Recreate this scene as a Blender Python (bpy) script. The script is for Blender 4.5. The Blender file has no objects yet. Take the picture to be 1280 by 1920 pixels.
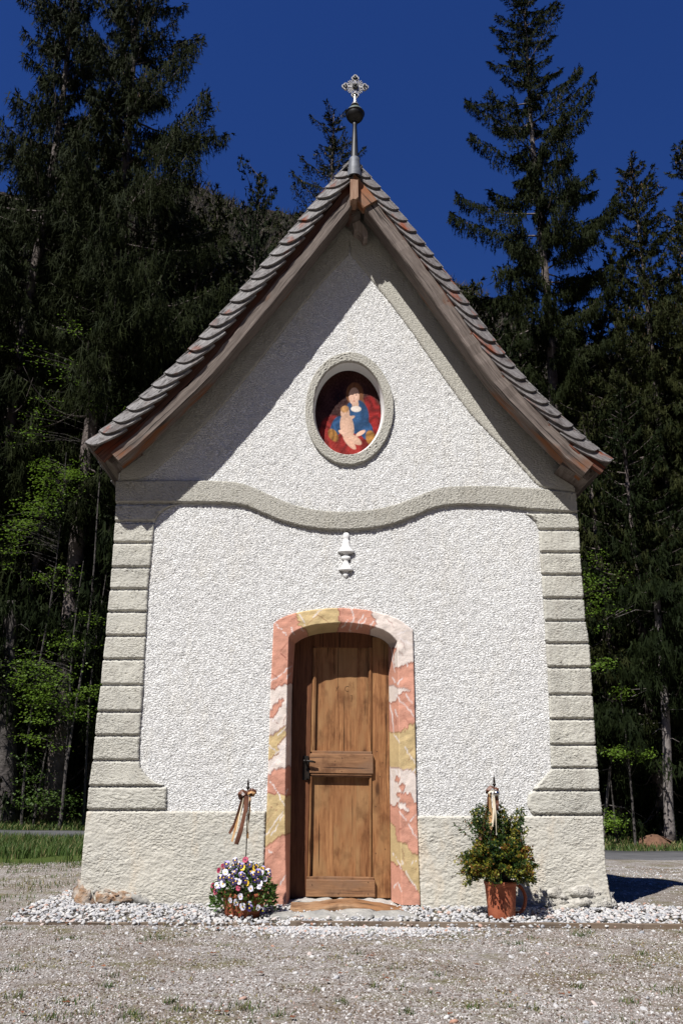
import bpy, math, random
import numpy as np
from mathutils import Vector, Matrix

random.seed(7)
RNG = np.random.default_rng(7)
sc = bpy.context.scene
COL = sc.collection

# ------------------------------------------------------------------ camera
F_PX, PITCH, YAW, ROLL = 1550.0, math.radians(18.0), math.radians(1.5), math.radians(0.75)
CAM = np.array([-0.22, -7.2, 0.95])
fw = np.array([math.sin(YAW) * math.cos(PITCH), math.cos(YAW) * math.cos(PITCH), math.sin(PITCH)])
r0 = np.array([math.cos(YAW), -math.sin(YAW), 0.0])
u0 = np.cross(r0, fw)
RT = math.cos(ROLL) * r0 + math.sin(ROLL) * u0
UP = math.cos(ROLL) * u0 - math.sin(ROLL) * r0
cd = bpy.data.cameras.new("camera")
cam = bpy.data.objects.new("camera", cd)
COL.objects.link(cam)
cam.matrix_world = Matrix(((RT[0], UP[0], -fw[0], CAM[0]), (RT[1], UP[1], -fw[1], CAM[1]),
                           (RT[2], UP[2], -fw[2], CAM[2]), (0, 0, 0, 1)))
cd.sensor_fit = 'VERTICAL'
cd.sensor_height = 36.0
cd.lens = 36.0 * F_PX / 1920.0
cd.clip_start = 0.05
cd.clip_end = 900
sc.camera = cam

# ------------------------------------------------------------------ light
SUND = np.array([0.43, 0.64, -1.0])              # direction the sunlight travels
SUND = SUND / np.linalg.norm(SUND)
sd = bpy.data.lights.new("sun", 'SUN')
sd.energy = 5.0
sd.angle = math.radians(0.5)
sd.color = (1.0, 0.965, 0.915)
sun = bpy.data.objects.new("sun", sd)
COL.objects.link(sun)
sun.rotation_euler = Vector(SUND).to_track_quat('-Z', 'Y').to_euler()
sun.location = (-10, -20, 25)
w = bpy.data.worlds.new("World")
sc.world = w
w.use_nodes = True
nt = w.node_tree
bg = nt.nodes['Background']
sky = nt.nodes.new('ShaderNodeTexSky')
sky.sky_type = 'NISHITA'
sky.sun_disc = False
sky.sun_elevation = math.asin(-SUND[2])
sky.sun_rotation = math.atan2(-SUND[0], -SUND[1])
sky.altitude = 0
sky.air_density = 2.0
sky.dust_density = 0.0
sky.ozone_density = 10.0
gm = nt.nodes.new('ShaderNodeMix')                 # polarised, deeper blue over the whole sky
gm.data_type = 'RGBA'; gm.blend_type = 'MULTIPLY'; gm.inputs[0].default_value = 1.0
gm.inputs[7].default_value = (0.25, 0.40, 0.87, 1)
nt.links.new(sky.outputs[0], gm.inputs[6])
nt.links.new(gm.outputs[2], bg.inputs['Color'])
bg.inputs['Strength'].default_value = 0.05
sc.view_settings.view_transform = 'Standard'
sc.view_settings.look = 'None'
sc.view_settings.exposure = 0.44
sc.view_settings.gamma = 1.0
sc.view_settings.use_curve_mapping = False
sc.cycles.max_bounces = 4
sc.cycles.diffuse_bounces = 1

# ------------------------------------------------------------------ helpers
def ray(px, py):
    return fw + RT * ((px - 640.0) / F_PX) + UP * ((960.0 - py) / F_PX)

def pw(px, py, Y=0.0):                            # photograph point -> world point on the upright plane y = Y
    d = ray(px, py)
    return CAM + d * ((Y - CAM[1]) / d[1])

def pz(px, py, Z=0.0):                            # photograph point -> world point at height Z
    d = ray(px, py)
    return CAM + d * ((Z - CAM[2]) / d[2])

def proj(P):
    P = np.asarray(P, float) - CAM
    k = P @ fw
    return np.stack([640 + F_PX * (P @ RT) / k, 960 - F_PX * (P @ UP) / k], -1)

def P2(pts, Y=0.0):
    return np.array([pw(a, b, Y)[[0, 2]] for a, b in pts])

def smooth01(t):
    t = np.clip(t, 0, 1)
    return t * t * (3 - 2 * t)

def resample(pts, n):
    pts = np.asarray(pts, float)
    d = np.r_[0, np.cumsum(np.linalg.norm(np.diff(pts, axis=0), axis=1))]
    t = np.linspace(0, d[-1], n)
    return np.stack([np.interp(t, d, pts[:, k]) for k in range(pts.shape[1])], -1)

def curve_smooth(pts, it=2):                      # Chaikin, ends kept
    pts = np.asarray(pts, float)
    for _ in range(it):
        q = [pts[0]]
        for a, b in zip(pts[:-1], pts[1:]):
            q += [a * .75 + b * .25, a * .25 + b * .75]
        q.append(pts[-1])
        pts = np.array(q)
    return pts

def band_noise(n, lo, hi, seed, ax=1.0):          # tileable band-limited noise, lo/hi in cycles per tile
    r = np.random.default_rng(seed)
    f = np.fft.fft2(r.standard_normal((n, n)))
    k = np.fft.fftfreq(n) * n
    kx, ky = np.meshgrid(k, k)
    kr = np.sqrt((kx * ax) ** 2 + ky ** 2)
    f *= np.exp(-(np.log((kr + 1e-6) / math.sqrt(lo * hi)) / (0.6 * math.log(hi / lo))) ** 2)
    g = np.real(np.fft.ifft2(f))
    return g / g.std()

TILE = 4.0
N_ROUGH = band_noise(1024, 100, 210, 1)            # roughcast grains
N_MED = band_noise(512, 14, 50, 2)
N_BIG = band_noise(256, 2, 9, 3)
N_CREASE = band_noise(1024, 70, 190, 4, 0.34)
N_GRAIN = band_noise(1024, 120, 230, 6, 0.62)          # thrown roughcast, slightly drawn sideways     # grains drawn out sideways
N_FINE = band_noise(1024, 170, 320, 5)

def samp(N, a, b):
    n = N.shape[0]
    u = (np.asarray(a) / TILE * n) % n
    v = (np.asarray(b) / TILE * n) % n
    i = np.floor(u).astype(int); j = np.floor(v).astype(int)
    fu = u - i; fv = v - j
    i1 = (i + 1) % n; j1 = (j + 1) % n; i %= n; j %= n
    return (N[j, i] * (1 - fu) + N[j, i1] * fu) * (1 - fv) + (N[j1, i] * (1 - fu) + N[j1, i1] * fu) * fv

ORG = {}
def empty(name, loc, label=None, cat=None, group=None):
    o = bpy.data.objects.new(name, None)
    COL.objects.link(o)
    o.location = [float(v) for v in loc]
    o.empty_display_size = 0.2
    ORG[o.name] = np.array(loc, float)
    tag(o, label, cat, group)
    return o

def tag(o, label=None, cat=None, group=None, kind=None):
    if label: o['label'] = label
    if cat: o['category'] = cat
    if group: o['group'] = group
    if kind: o['kind'] = kind
    return o

def mesh_np(name, V, F, mats=None, smooth=True, uv=None, col=None, midx=None):
    V = np.asarray(V, np.float32)
    me = bpy.data.meshes.new(name)
    if isinstance(F, np.ndarray):
        k = F.shape[1]; nf = F.shape[0]
        me.vertices.add(len(V)); me.vertices.foreach_set('co', V.ravel())
        me.loops.add(nf * k); me.loops.foreach_set('vertex_index', F.astype(np.int32).ravel())
        me.polygons.add(nf)
        me.polygons.foreach_set('loop_start', np.arange(0, nf * k, k, dtype=np.int32))
        me.polygons.foreach_set('loop_total', np.full(nf, k, np.int32))
    else:
        me.from_pydata([tuple(map(float, v)) for v in V], [], [tuple(int(i) for i in f) for f in F])
    for m in (mats if isinstance(mats, (list, tuple)) else [mats]):
        if m: me.materials.append(m)
    if midx is not None:
        me.polygons.foreach_set('material_index', np.asarray(midx, np.int32))
    me.update(calc_edges=True)
    me.polygons.foreach_set('use_smooth', np.full(len(me.polygons), smooth))
    if uv is not None:
        ul = me.uv_layers.new(name='UVMap')
        li = np.empty(len(me.loops), np.int32); me.loops.foreach_get('vertex_index', li)
        ul.data.foreach_set('uv', np.asarray(uv, np.float32)[li].ravel())
    if col is not None:
        ca = me.color_attributes.new('paint', 'FLOAT_COLOR', 'POINT')
        c4 = np.c_[np.asarray(col, np.float32), np.ones(len(V), np.float32)]
        ca.data.foreach_set('color', c4.ravel())
    me.validate()
    return me

def mk(name, V, F, mats, parent=None, world=True, **kw):
    V = np.asarray(V, float)
    if parent is not None and world:
        V = V - ORG[parent.name]
    me = mesh_np(name, V, F, mats, **kw)
    o = bpy.data.objects.new(name, me)
    COL.objects.link(o)
    if parent is not None:
        o.parent = parent
        ORG[o.name] = ORG[parent.name]
    else:
        ORG[o.name] = np.zeros(3)
    return o

def grid_faces(nv, nu, off=0):
    i = np.arange(nv - 1)[:, None] * nu + np.arange(nu - 1)[None]
    i = i.ravel() + off
    return np.stack([i, i + 1, i + nu + 1, i + nu], -1)

def patch(name, G, mat, parent, thick=0.02, rnd=0.008, amp=0.003, N=None, ret=None, back=0.01, seed=0, y0=0.0, med=0.0):
    """A raised slab of plaster: G (nv,nu,2) holds x,z. Rim turned back to the wall; ret = 'u0'/'u1' makes that side a deep return."""
    nv, nu, _ = G.shape
    N = N_ROUGH if N is None else N
    X, Z = G[..., 0], G[..., 1]
    wu = np.linalg.norm(G[:, -1] - G[:, 0], axis=-1)[:, None]
    wv = np.linalg.norm(G[-1] - G[0], axis=-1)[None]
    su = np.linspace(0, 1, nu)[None] * wu
    sv = np.linspace(0, 1, nv)[:, None] * wv
    du = np.minimum(su, wu - su) if ret is None else (wu - su if ret == 'u0' else su)
    d = np.minimum(du, np.minimum(sv, wv - sv))
    e = np.clip(d / rnd, 0, 1)
    prof = 0.35 + 0.65 * np.sqrt(np.clip(1 - (1 - e) ** 2, 0, 1))
    nz = samp(N, X + seed * .37, Z + seed * .71) * amp
    nz = nz + samp(N_MED, X + seed * .2, Z) * med
    y = y0 - thick * prof - nz * (0.3 + 0.7 * e)
    wob = samp(N_ROUGH, X * 1.0 + 1.3 + seed, Z + .5) * 0.0022
    V = np.stack([X + wob * (e < 1), y, Z + wob * (e < 1)], -1)
    W = np.zeros((nv + 2, nu + 2, 3))
    W[1:-1, 1:-1] = V
    W[0, 1:-1] = V[0]; W[-1, 1:-1] = V[-1]; W[:, 0] = W[:, 1]; W[:, -1] = W[:, -2]
    W[0, :, 1] = W[-1, :, 1] = y0 + back
    W[:, 0, 1] = y0 + (0.4 if ret == 'u0' else back)
    W[:, -1, 1] = y0 + (0.4 if ret == 'u1' else back)
    return mk(name, W.reshape(-1, 3), grid_faces(nv + 2, nu + 2), mat, parent)

def rows_grid(left, right, ys, nu, Y=0.0):
    """left/right: tables [(py,px)..]; rows at the heights ys; returns grid of (x,z)."""
    ly = np.array(left, float); ry = np.array(right, float)
    out = []
    for y in ys:
        a = pw(np.interp(y, ly[:, 0], ly[:, 1]), y, Y)[[0, 2]]
        b = pw(np.interp(y, ry[:, 0], ry[:, 1]), y, Y)[[0, 2]]
        out.append(a + (b - a) * np.linspace(0, 1, nu)[:, None])
    return np.array(out)

def between(A, B, nu, nv):
    A = resample(A, nu); B = resample(B, nu)
    t = np.linspace(0, 1, nv)[:, None, None]
    return A[None] * (1 - t) + B[None] * t

def in_poly(px, py, poly):
    c = np.zeros(px.shape, bool)
    n = len(poly)
    for i in range(n):
        x1, y1 = poly[i]; x2, y2 = poly[(i + 1) % n]
        if y1 == y2: continue
        m = ((y1 > py) != (y2 > py)) & (px < (x2 - x1) * (py - y1) / (y2 - y1) + x1)
        c ^= m
    return c

def box_vf(c, s, bev=0.0):
    """box with bevelled edges as 24 verts (or 8); centre c, full size s"""
    c = np.array(c, float); h = np.array(s, float) / 2
    if bev <= 0:
        V = np.array([[x, y, z] for x in (-1, 1) for y in (-1, 1) for z in (-1, 1)], float) * h + c
        F = [(0, 1, 3, 2), (4, 6, 7, 5), (0, 4, 5, 1), (2, 3, 7, 6), (0, 2, 6, 4), (1, 5, 7, 3)]
        return V, F
    V = []; ix = {}
    for sx in (-1, 1):
        for sy in (-1, 1):
            for sz in (-1, 1):
                for ax in range(3):
                    p = np.array([sx, sy, sz]) * (h - bev)
                    p[ax] = (sx, sy, sz)[ax] * h[ax]
                    ix[(sx, sy, sz, ax)] = len(V); V.append(p + c)
    F = []
    for ax in range(3):
        o = [k for k in range(3) if k != ax]
        for s in (-1, 1):
            q = []
            for a, b in ((-1, -1), (1, -1), (1, 1), (-1, 1)):
                k = [0, 0, 0]; k[ax] = s; k[o[0]] = a; k[o[1]] = b
                q.append(ix[(k[0], k[1], k[2], ax)])
            F.append(tuple(q))
    for ax in range(3):
        o = [k for k in range(3) if k != ax]
        for a in (-1, 1):
            for b in (-1, 1):
                q = []
                for s, t in ((-1, o[0]), (1, o[0]), (1, o[1]), (-1, o[1])):
                    k = [0, 0, 0]; k[ax] = s; k[o[0]] = a; k[o[1]] = b
                    q.append(ix[(k[0], k[1], k[2], t)])
                F.append(tuple(q))
    for sx in (-1, 1):
        for sy in (-1, 1):
            for sz in (-1, 1):
                F.append(tuple(ix[(sx, sy, sz, a)] for a in range(3)))
    return np.array(V), F

def join(*vf):
    V = []; F = []; n = 0
    for v, f in vf:
        V.append(np.asarray(v, float)); F += [tuple(int(i) + n for i in q) for q in f]; n += len(v)
    return np.concatenate(V), F

def lathe(prof, c, n=24, sy=1.0, half=False):
    """prof [(r,z)], c centre; half = only the front half"""
    a = np.linspace(math.pi, 2 * math.pi, n) if half else np.linspace(0, 2 * math.pi, n + 1)[:-1]
    V = []
    for r, z in prof:
        V += [[c[0] + r * math.cos(t), c[1] + sy * r * math.sin(t), c[2] + z] for t in a]
    m = len(a); F = []
    for j in range(len(prof) - 1):
        for i in range(m - 1 if half else m):
            k = (i + 1) % m
            F.append((j * m + i, j * m + k, (j + 1) * m + k, (j + 1) * m + i))
    return np.array(V), F

def tube(pts, rad, n=6):
    pts = np.asarray(pts, float)
    rad = np.broadcast_to(np.asarray(rad, float), (len(pts),))
    T = np.gradient(pts, axis=0)
    T /= np.linalg.norm(T, axis=1)[:, None] + 1e-9
    V = []
    ref = np.array([0.3, 0.2, 1.0]) if abs(T[0][2]) < .8 else np.array([1.0, .1, 0])
    for p, t, r in zip(pts, T, rad):
        a = np.cross(t, ref); a /= np.linalg.norm(a) + 1e-9
        b = np.cross(t, a)
        for k in range(n):
            th = 2 * math.pi * k / n
            V.append(p + r * (a * math.cos(th) + b * math.sin(th)))
    F = []
    for j in range(len(pts) - 1):
        for i in range(n):
            k = (i + 1) % n
            F.append((j * n + i, j * n + k, (j + 1) * n + k, (j + 1) * n + i))
    F.append(tuple(range(n))[::-1]); F.append(tuple((len(pts) - 1) * n + i for i in range(n)))
    return np.array(V), F

# ------------------------------------------------------------------ materials
class NT:
    def __init__(s, name, rough=0.9, spec=0.2):
        s.m = bpy.data.materials.new(name); s.m.use_nodes = True
        s.t = s.m.node_tree; s.n = s.t.nodes; s.l = s.t.links
        s.b = s.n['Principled BSDF']
        s.b.inputs['Roughness'].default_value = rough
        s.b.inputs['Specular IOR Level'].default_value = spec
        s.tc = s.n.new('ShaderNodeTexCoord')
    def link(s, a, b): s.l.new(a, b)
    def coord(s, which='Object', scale=(1, 1, 1), rnd=False, loc=(0, 0, 0)):
        mp = s.n.new('ShaderNodeMapping'); mp.inputs['Scale'].default_value = scale
        mp.inputs['Location'].default_value = loc
        src = s.tc.outputs[which]
        if rnd:
            oi = s.n.new('ShaderNodeObjectInfo')
            mu = s.n.new('ShaderNodeMath'); mu.operation = 'MULTIPLY'; mu.inputs[1].default_value = 37.0
            s.link(oi.outputs['Random'], mu.inputs[0])
            ad = s.n.new('ShaderNodeVectorMath'); ad.operation = 'ADD'
            s.link(src, ad.inputs[0]); s.link(mu.outputs[0], ad.inputs[1]); src = ad.outputs[0]
        s.link(src, mp.inputs['Vector'])
        return mp.outputs[0]
    def noise(s, co, scale, detail=3, rough=0.6, dist=0.0):
        n = s.n.new('ShaderNodeTexNoise')
        n.inputs['Scale'].default_value = scale; n.inputs['Detail'].default_value = detail
        n.inputs['Roughness'].default_value = rough; n.inputs['Distortion'].default_value = dist
        s.link(co, n.inputs['Vector']); return n.outputs['Fac']
    def voro(s, co, scale, out='Distance', feature='F1'):
        n = s.n.new('ShaderNodeTexVoronoi'); n.inputs['Scale'].default_value = scale; n.feature = feature
        s.link(co, n.inputs['Vector']); return n.outputs[out]
    def ramp(s, fac, stops):
        r = s.n.new('ShaderNodeValToRGB'); e = r.color_ramp.elements
        while len(e) < len(stops): e.new(0.5)
        for q, (p, c) in zip(e, stops):
            q.position = p; q.color = (*c, 1) if len(c) == 3 else c
        s.link(fac, r.inputs['Fac']); return r.outputs['Color']
    def mix(s, fac, a, b, mode='MIX'):
        n = s.n.new('ShaderNodeMix'); n.data_type = 'RGBA'; n.blend_type = mode
        for sock, v in ((n.inputs[0], fac), (n.inputs[6], a), (n.inputs[7], b)):
            if hasattr(v, 'is_linked') or isinstance(v, bpy.types.NodeSocket): s.link(v, sock)
            elif isinstance(v, (int, float)): sock.default_value = v
            else: sock.default_value = (*v, 1)
        return n.outputs[2]
    def math(s, op, a, b=0.5):
        n = s.n.new('ShaderNodeMath'); n.operation = op
        for sock, v in ((n.inputs[0], a), (n.inputs[1], b)):
            if isinstance(v, bpy.types.NodeSocket): s.link(v, sock)
            else: sock.default_value = v
        return n.outputs[0]
    def color(s, c):
        if isinstance(c, bpy.types.NodeSocket): s.link(c, s.b.inputs['Base Color'])
        else: s.b.inputs['Base Color'].default_value = (*c, 1)
    def bump(s, h, dist=0.004, strength=1.0):
        n = s.n.new('ShaderNodeBump'); n.inputs['Distance'].default_value = dist
        n.inputs['Strength'].default_value = strength
        s.link(h, n.inputs['Height'])
        prev = s.b.inputs['Normal']
        if prev.is_linked:
            s.link(prev.links[0].from_socket, n.inputs['Normal'])
        s.link(n.outputs[0], s.b.inputs['Normal'])

def m_plaster(name, c1, c2, bscale=150, bdist=0.004, dirt=None, stretch=(1, 1, 1), pits=None):
    t = NT(name, 0.95, 0.1)
    co = t.coord('Object')
    big = t.noise(co, 1.6, 4, .6)
    c = t.ramp(big, [(0.35, c1), (0.65, c2)])
    fn = t.noise(t.coord('Object', stretch), bscale, 3, .65)
    if dirt:
        d = t.noise(t.coord('Object', (1, 1, .35), loc=(3, 1, 5)), 5, 5, .7)
        c = t.mix(t.ramp(d, [(0.52, (0, 0, 0)), (0.75, (1, 1, 1))]), c, dirt)
    t.color(c)
    t.bump(fn, bdist)
    if pits:                                       # coarse thrown grains, slightly slanted
        mp = t.n.new('ShaderNodeMapping'); mp.inputs['Rotation'].default_value = (0, math.radians(18), 0); mp.inputs['Scale'].default_value = (.62, 1, 1.15)
        t.link(t.tc.outputs['Object'], mp.inputs['Vector'])
        g = t.noise(mp.outputs[0], pits[0], 2, .55)
        hh = t.ramp(g, [(.36, (0, 0, 0)), (.56, (1, 1, 1))])
        if len(pits) > 2:                          # calm trowelled patches between rough ones
            pm_ = t.ramp(t.noise(t.coord('Object', (.6, 1, 1), loc=(2, 4, 6)), 3.2, 4, .6), [(.40, (.12, .12, .12)), (.62, (1, 1, 1))])
            hh = t.mix(1.0, hh, pm_, 'MULTIPLY')
        t.bump(hh, pits[1])
    return t.m

M = {}
M['white'] = m_plaster('white_roughcast', (.86, .855, .84), (.90, .90, .885), 170, .004, (.84, .82, .77), (1, 1, 1), (84, .012))
M['trim'] = m_plaster('grey_render', (.45, .435, .385), (.51, .495, .44), 190, .004, (.44, .42, .365), (1, 1, 1), (90, .0045))
M['quoin'] = m_plaster('quoin_render', (.48, .47, .42), (.57, .555, .49), 190, .004, (.43, .41, .36), (1, 1, 1), (85, .0055, 1))
M['plinth'] = m_plaster('plinth_render', (.51, .495, .44), (.575, .55, .48), 150, .004, (.60, .52, .41), (.4, 1, 1.4), (60, .0048, 1))
M['smooth_plaster'] = m_plaster('smooth_plaster', (.74, .74, .73), (.8, .8, .79), 60, .001)

def m_wood(name, light, dark, warm=None, warm_amt=.5, axis=0, scale=1.0, rnd=True, which='Object', knots=True, bump=.002, rough=.8, black=.3):
    """weathered or oiled wood; the grain runs along the local axis"""
    t = NT(name, rough, .25)
    st = [14, 14, 14]; st[axis] = 0.9
    st = [v * scale for v in st]
    co = t.coord(which, st, rnd)
    g1 = t.noise(co, 3.0, 6, .7, .6)
    g2 = t.noise(co, 11.0, 3, .6, .2)
    mixg = t.math('ADD', t.math('MULTIPLY', g1, .6), t.math('MULTIPLY', g2, .4))
    c = t.ramp(mixg, [(0.36, dark), (0.52, tuple((a + b) / 2 for a, b in zip(light, dark))), (0.64, light)])
    if warm:
        s2 = [4, 4, 4]; s2[axis] = 1.5
        wn = t.noise(t.coord(which, [v * scale for v in s2], rnd, (7, 3, 2)), 1.3, 3, .6)
        lo = .5 + (.5 - warm_amt) * .5
        c = t.mix(t.ramp(wn, [(lo - .03, (0, 0, 0)), (lo + .09, (1, 1, 1))]), c, t.mix(g1, warm, tuple(v * .35 for v in warm)))
    if knots:
        s3 = [7, 7, 7]; s3[axis] = 2.2
        kn = t.voro(t.coord(which, [v * scale for v in s3], rnd, (1, 5, 9)), 1.0)
        c = t.mix(t.ramp(kn, [(0.07, (black * .5, black * .5, black * .5)), (0.13, (.75, .75, .75)), (0.24, (1, 1, 1))]), tuple(v * .3 for v in dark), c)
    s4 = [30, 30, 30]; s4[axis] = .8
    cr = t.noise(t.coord(which, [v * scale for v in s4], rnd, (4, 4, 1)), 2.2, 2, .5)
    crk = t.ramp(cr, [(0.30, (0, 0, 0)), (0.36, (1, 1, 1))])
    c = t.mix(crk, tuple(v * .25 for v in dark), c)
    if which == 'Object' and knots:
        stn = t.noise(t.coord(which, (4, 4, 2.2), rnd, (9, 9, 9)), 1.6, 4, .65)
        c = t.mix(1.0, c, t.ramp(stn, [(.34, (.55, .50, .48)), (.50, (1, 1, 1))]), 'MULTIPLY')
    t.color(c)
    t.bump(mixg, bump)
    t.bump(crk, bump * .8)
    return t.m

GREY, GDARK, RUST = (.33, .318, .312), (.075, .07, .07), (.30, .075, .028)
M['shingle'] = m_wood('weathered_shingle', GREY, GDARK, RUST, .22, 0, 1.3)
M['shingle_warm'] = m_wood('weathered_shingle_rusty', (.25, .238, .235), (.07, .06, .06), RUST, .30, 0, 1.3)
M['shingle_red'] = m_wood('stained_shingle', (.26, .15, .12), (.10, .04, .03), RUST, .75, 0, 1.0)
M['beam'] = m_wood('weathered_beam', (.235, .195, .17), (.06, .045, .038), (.25, .09, .03), .36, 0, .8, False, 'UV')
M['verge_wood'] = m_wood('stained_verge_wood', (.16, .075, .05), (.05, .022, .016), (.22, .05, .02), .45, 0, .8, False, 'UV')
M['board_warm'] = m_wood('sheltered_board', (.34, .20, .13), (.16, .085, .05), (.36, .14, .06), .55, 0, .8, False, 'UV')
M['soffit'] = m_wood('soffit_board', (.2, .17, .15), (.09, .07, .06), (.2, .07, .04), .3, 1, .7, False)
M['door_v'] = m_wood('door_wood_upright', (.40, .20, .085), (.17, .068, .027), (.46, .25, .11), .5, 2, .8, True, 'Object', True, .0015, .55)
M['door_h'] = m_wood('door_wood_level', (.37, .20, .10), (.15, .07, .035), (.30, .17, .10), .5, 0, .8, True, 'Object', True, .0015, .6)
M['door_dark'] = m_wood('door_wood_frame', (.20, .08, .035), (.08, .028, .012), None, .5, 2, .8, True, 'Object', False, .001, .6)
M['step_wood'] = m_wood('threshold_wood', (.40, .25, .145), (.24, .14, .075), (.40, .20, .09), .5, 0, .6)
M['edging'] = m_wood('edging_wood', (.26, .205, .155), (.13, .10, .075), (.2, .13, .08), .3, 0, .3, False)

def m_plain(name, c, rough=.6, metal=0.0, c2=None, ns=8, bump=0.0, bs=60, spec=.4):
    t = NT(name, rough, spec); t.b.inputs['Metallic'].default_value = metal
    if c2:
        t.color(t.ramp(t.noise(t.coord('Object'), ns, 4, .6), [(0.38, c), (0.62, c2)]))
    else:
        t.color(c)
    if bump: t.bump(t.noise(t.coord('Object'), bs, 3, .6), bump)
    return t.m
M['zinc'] = m_plain('zinc_sheet', (.10, .107, .12), .6, .15, (.17, .18, .20), 9, .001, 20)
M['pole'] = m_plain('dark_painted_metal', (.012, .012, .014), .5, .0, (.025, .026, .028), 8)
M['ball'] = m_plain('blackened_copper', (.008, .008, .008), .45, .3, (.02, .018, .017), 12)
M['verdigris'] = m_plain('verdigris_copper', (.07, .11, .10), .7, .3, (.16, .19, .17), 30)
M['silver'] = m_plain('silvered_metal', (.50, .48, .44), .35, .7, (.32, .30, .27), 60)
M['iron'] = m_plain('black_iron', (.018, .017, .016), .5, .6, (.035, .025, .02), 30)
M['steel'] = m_plain('polished_steel_ball', (.6, .6, .6), .15, 1.0)
M['terracotta'] = m_plain('terracotta', (.36, .095, .045), .8, 0, (.46, .15, .075), 9, .0015, 40)
M['soil'] = m_plain('potting_soil', (.02, .014, .01), .95, 0, (.035, .022, .015), 30, .004, 60)
M['rock_ochre'] = m_plain('ochre_rock', (.27, .16, .09), .9, 0, (.36, .31, .26), 16, .03, 14)
M['rock_grey'] = m_plain('grey_rock', (.24, .235, .22), .9, 0, (.38, .365, .33), 8, .02, 14)
M['rock_pale'] = m_plain('pale_rock', (.34, .32, .28), .95, 0, (.52, .50, .45), 12, .03, 22)
M['concrete'] = m_plain('step_mortar', (.36, .34, .31), .95, 0, (.48, .46, .42), 12, .01, 30)
M['ribbon_brown'] = m_plain('brown_ribbon', (.09, .036, .022), .4, 0, (.15, .065, .04), 12)
M['ribbon_gold'] = m_plain('gold_ribbon', (.42, .22, .09), .4, 0, (.55, .36, .18), 12)
M['ribbon_cream'] = m_plain('cream_ribbon', (.62, .52, .38), .45, 0, (.7, .62, .48), 12)

def m_paint(name):
    t = NT(name, .85, .15)
    a = t.n.new('ShaderNodeVertexColor'); a.layer_name = 'paint'
    n = t.noise(t.coord('Object'), 14, 4, .6)
    t.color(t.mix(1.0, a.outputs['Color'], t.ramp(n, [(0.3, (.86, .86, .86)), (0.7, (1, 1, 1))]), 'MULTIPLY'))
    t.bump(t.noise(t.coord('Object'), 45, 3, .6), .0035)
    return t.m
M['marbling'] = m_paint('painted_marbling')
M['panel_paint'] = m_paint('painted_panel')
M['panel_paint'].node_tree.nodes['Principled BSDF'].inputs['Roughness'].default_value = .45

def m_leaf(name, c, c2, trans=.3, rough=.5, hue=True):
    t = NT(name, rough, .3 if trans else .04)
    if trans > 0:
        col = t.ramp(t.noise(t.coord('Object'), 3.0, 4, .7), [(0.35, c), (0.65, c2)])
        t.color(col)
        tr = t.n.new('ShaderNodeBsdfTranslucent'); t.link(col, tr.inputs['Color'])
        mx = t.n.new('ShaderNodeMixShader'); mx.inputs[0].default_value = trans
        t.link(t.b.outputs[0], mx.inputs[1]); t.link(tr.outputs[0], mx.inputs[2])
        t.link(mx.outputs[0], t.n['Material Output'].inputs['Surface'])
    else:
        t.color(t.ramp(t.noise(t.coord('Object'), 1.7, 5, .7), [(0.35, c), (0.65, c2)]))
    return t.m
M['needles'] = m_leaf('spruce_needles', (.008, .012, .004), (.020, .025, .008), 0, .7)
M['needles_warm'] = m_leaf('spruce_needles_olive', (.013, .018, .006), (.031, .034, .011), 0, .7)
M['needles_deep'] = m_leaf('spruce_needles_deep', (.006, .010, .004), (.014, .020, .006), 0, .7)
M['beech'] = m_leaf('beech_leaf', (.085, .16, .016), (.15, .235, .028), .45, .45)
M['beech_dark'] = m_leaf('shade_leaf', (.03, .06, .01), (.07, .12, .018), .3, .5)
M['grass'] = m_leaf('grass_blade', (.035, .075, .015), (.085, .13, .03), .25, .6)
M['grass_dry'] = m_leaf('dry_grass_blade', (.11, .12, .04), (.24, .20, .09), .2, .7)
M['box_green'] = m_leaf('box_leaf_green', (.02, .045, .012), (.05, .09, .02), .2, .35)
M['box_yellow'] = m_leaf('box_leaf_yellow', (.16, .18, .02), (.34, .30, .05), .25, .4)
M['box_rust'] = m_leaf('box_leaf_rust', (.16, .06, .015), (.28, .15, .03), .2, .45)
M['pansy_leaf'] = m_leaf('pansy_leaf', (.05, .10, .02), (.10, .18, .035), .25, .4)
M['dead_leaf'] = m_leaf('fallen_leaf', (.14, .045, .02), (.24, .10, .05), .1, .7)
M['cone'] = m_plain('spruce_cone', (.17, .10, .045), .7, 0, (.26, .16, .075), 10)
M['bark'] = m_plain('spruce_bark', (.075, .06, .055), .95, 0, (.15, .125, .115), 5, .03, 14)
M['bark_pale'] = m_plain('pale_bark', (.11, .095, .09), .95, 0, (.20, .18, .17), 5, .02, 18)
M['bark_dark'] = m_plain('dark_bark', (.04, .035, .033), .95, 0, (.085, .075, .07), 6, .04, 10)

# ------------------------------------------------------------------ terrain
def terrain(x, y):
    x = np.asarray(x, float); y = np.asarray(y, float)
    s = 0.20 + 0.30 * smooth01((x + 2.5) / 6.0)
    z = -0.022 - s * smooth01((y - 0.6) / 9.5)
    z = z + 0.10 * smooth01((y - 13.2) / 2.0) + 0.02 * np.clip(y - 15, 0, 200)
    z = z + samp(N_BIG, x * .25, y * .25) * 0.012 * smooth01((np.hypot(x, y + 1.0) - 2.2) / 3)
    return z

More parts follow.
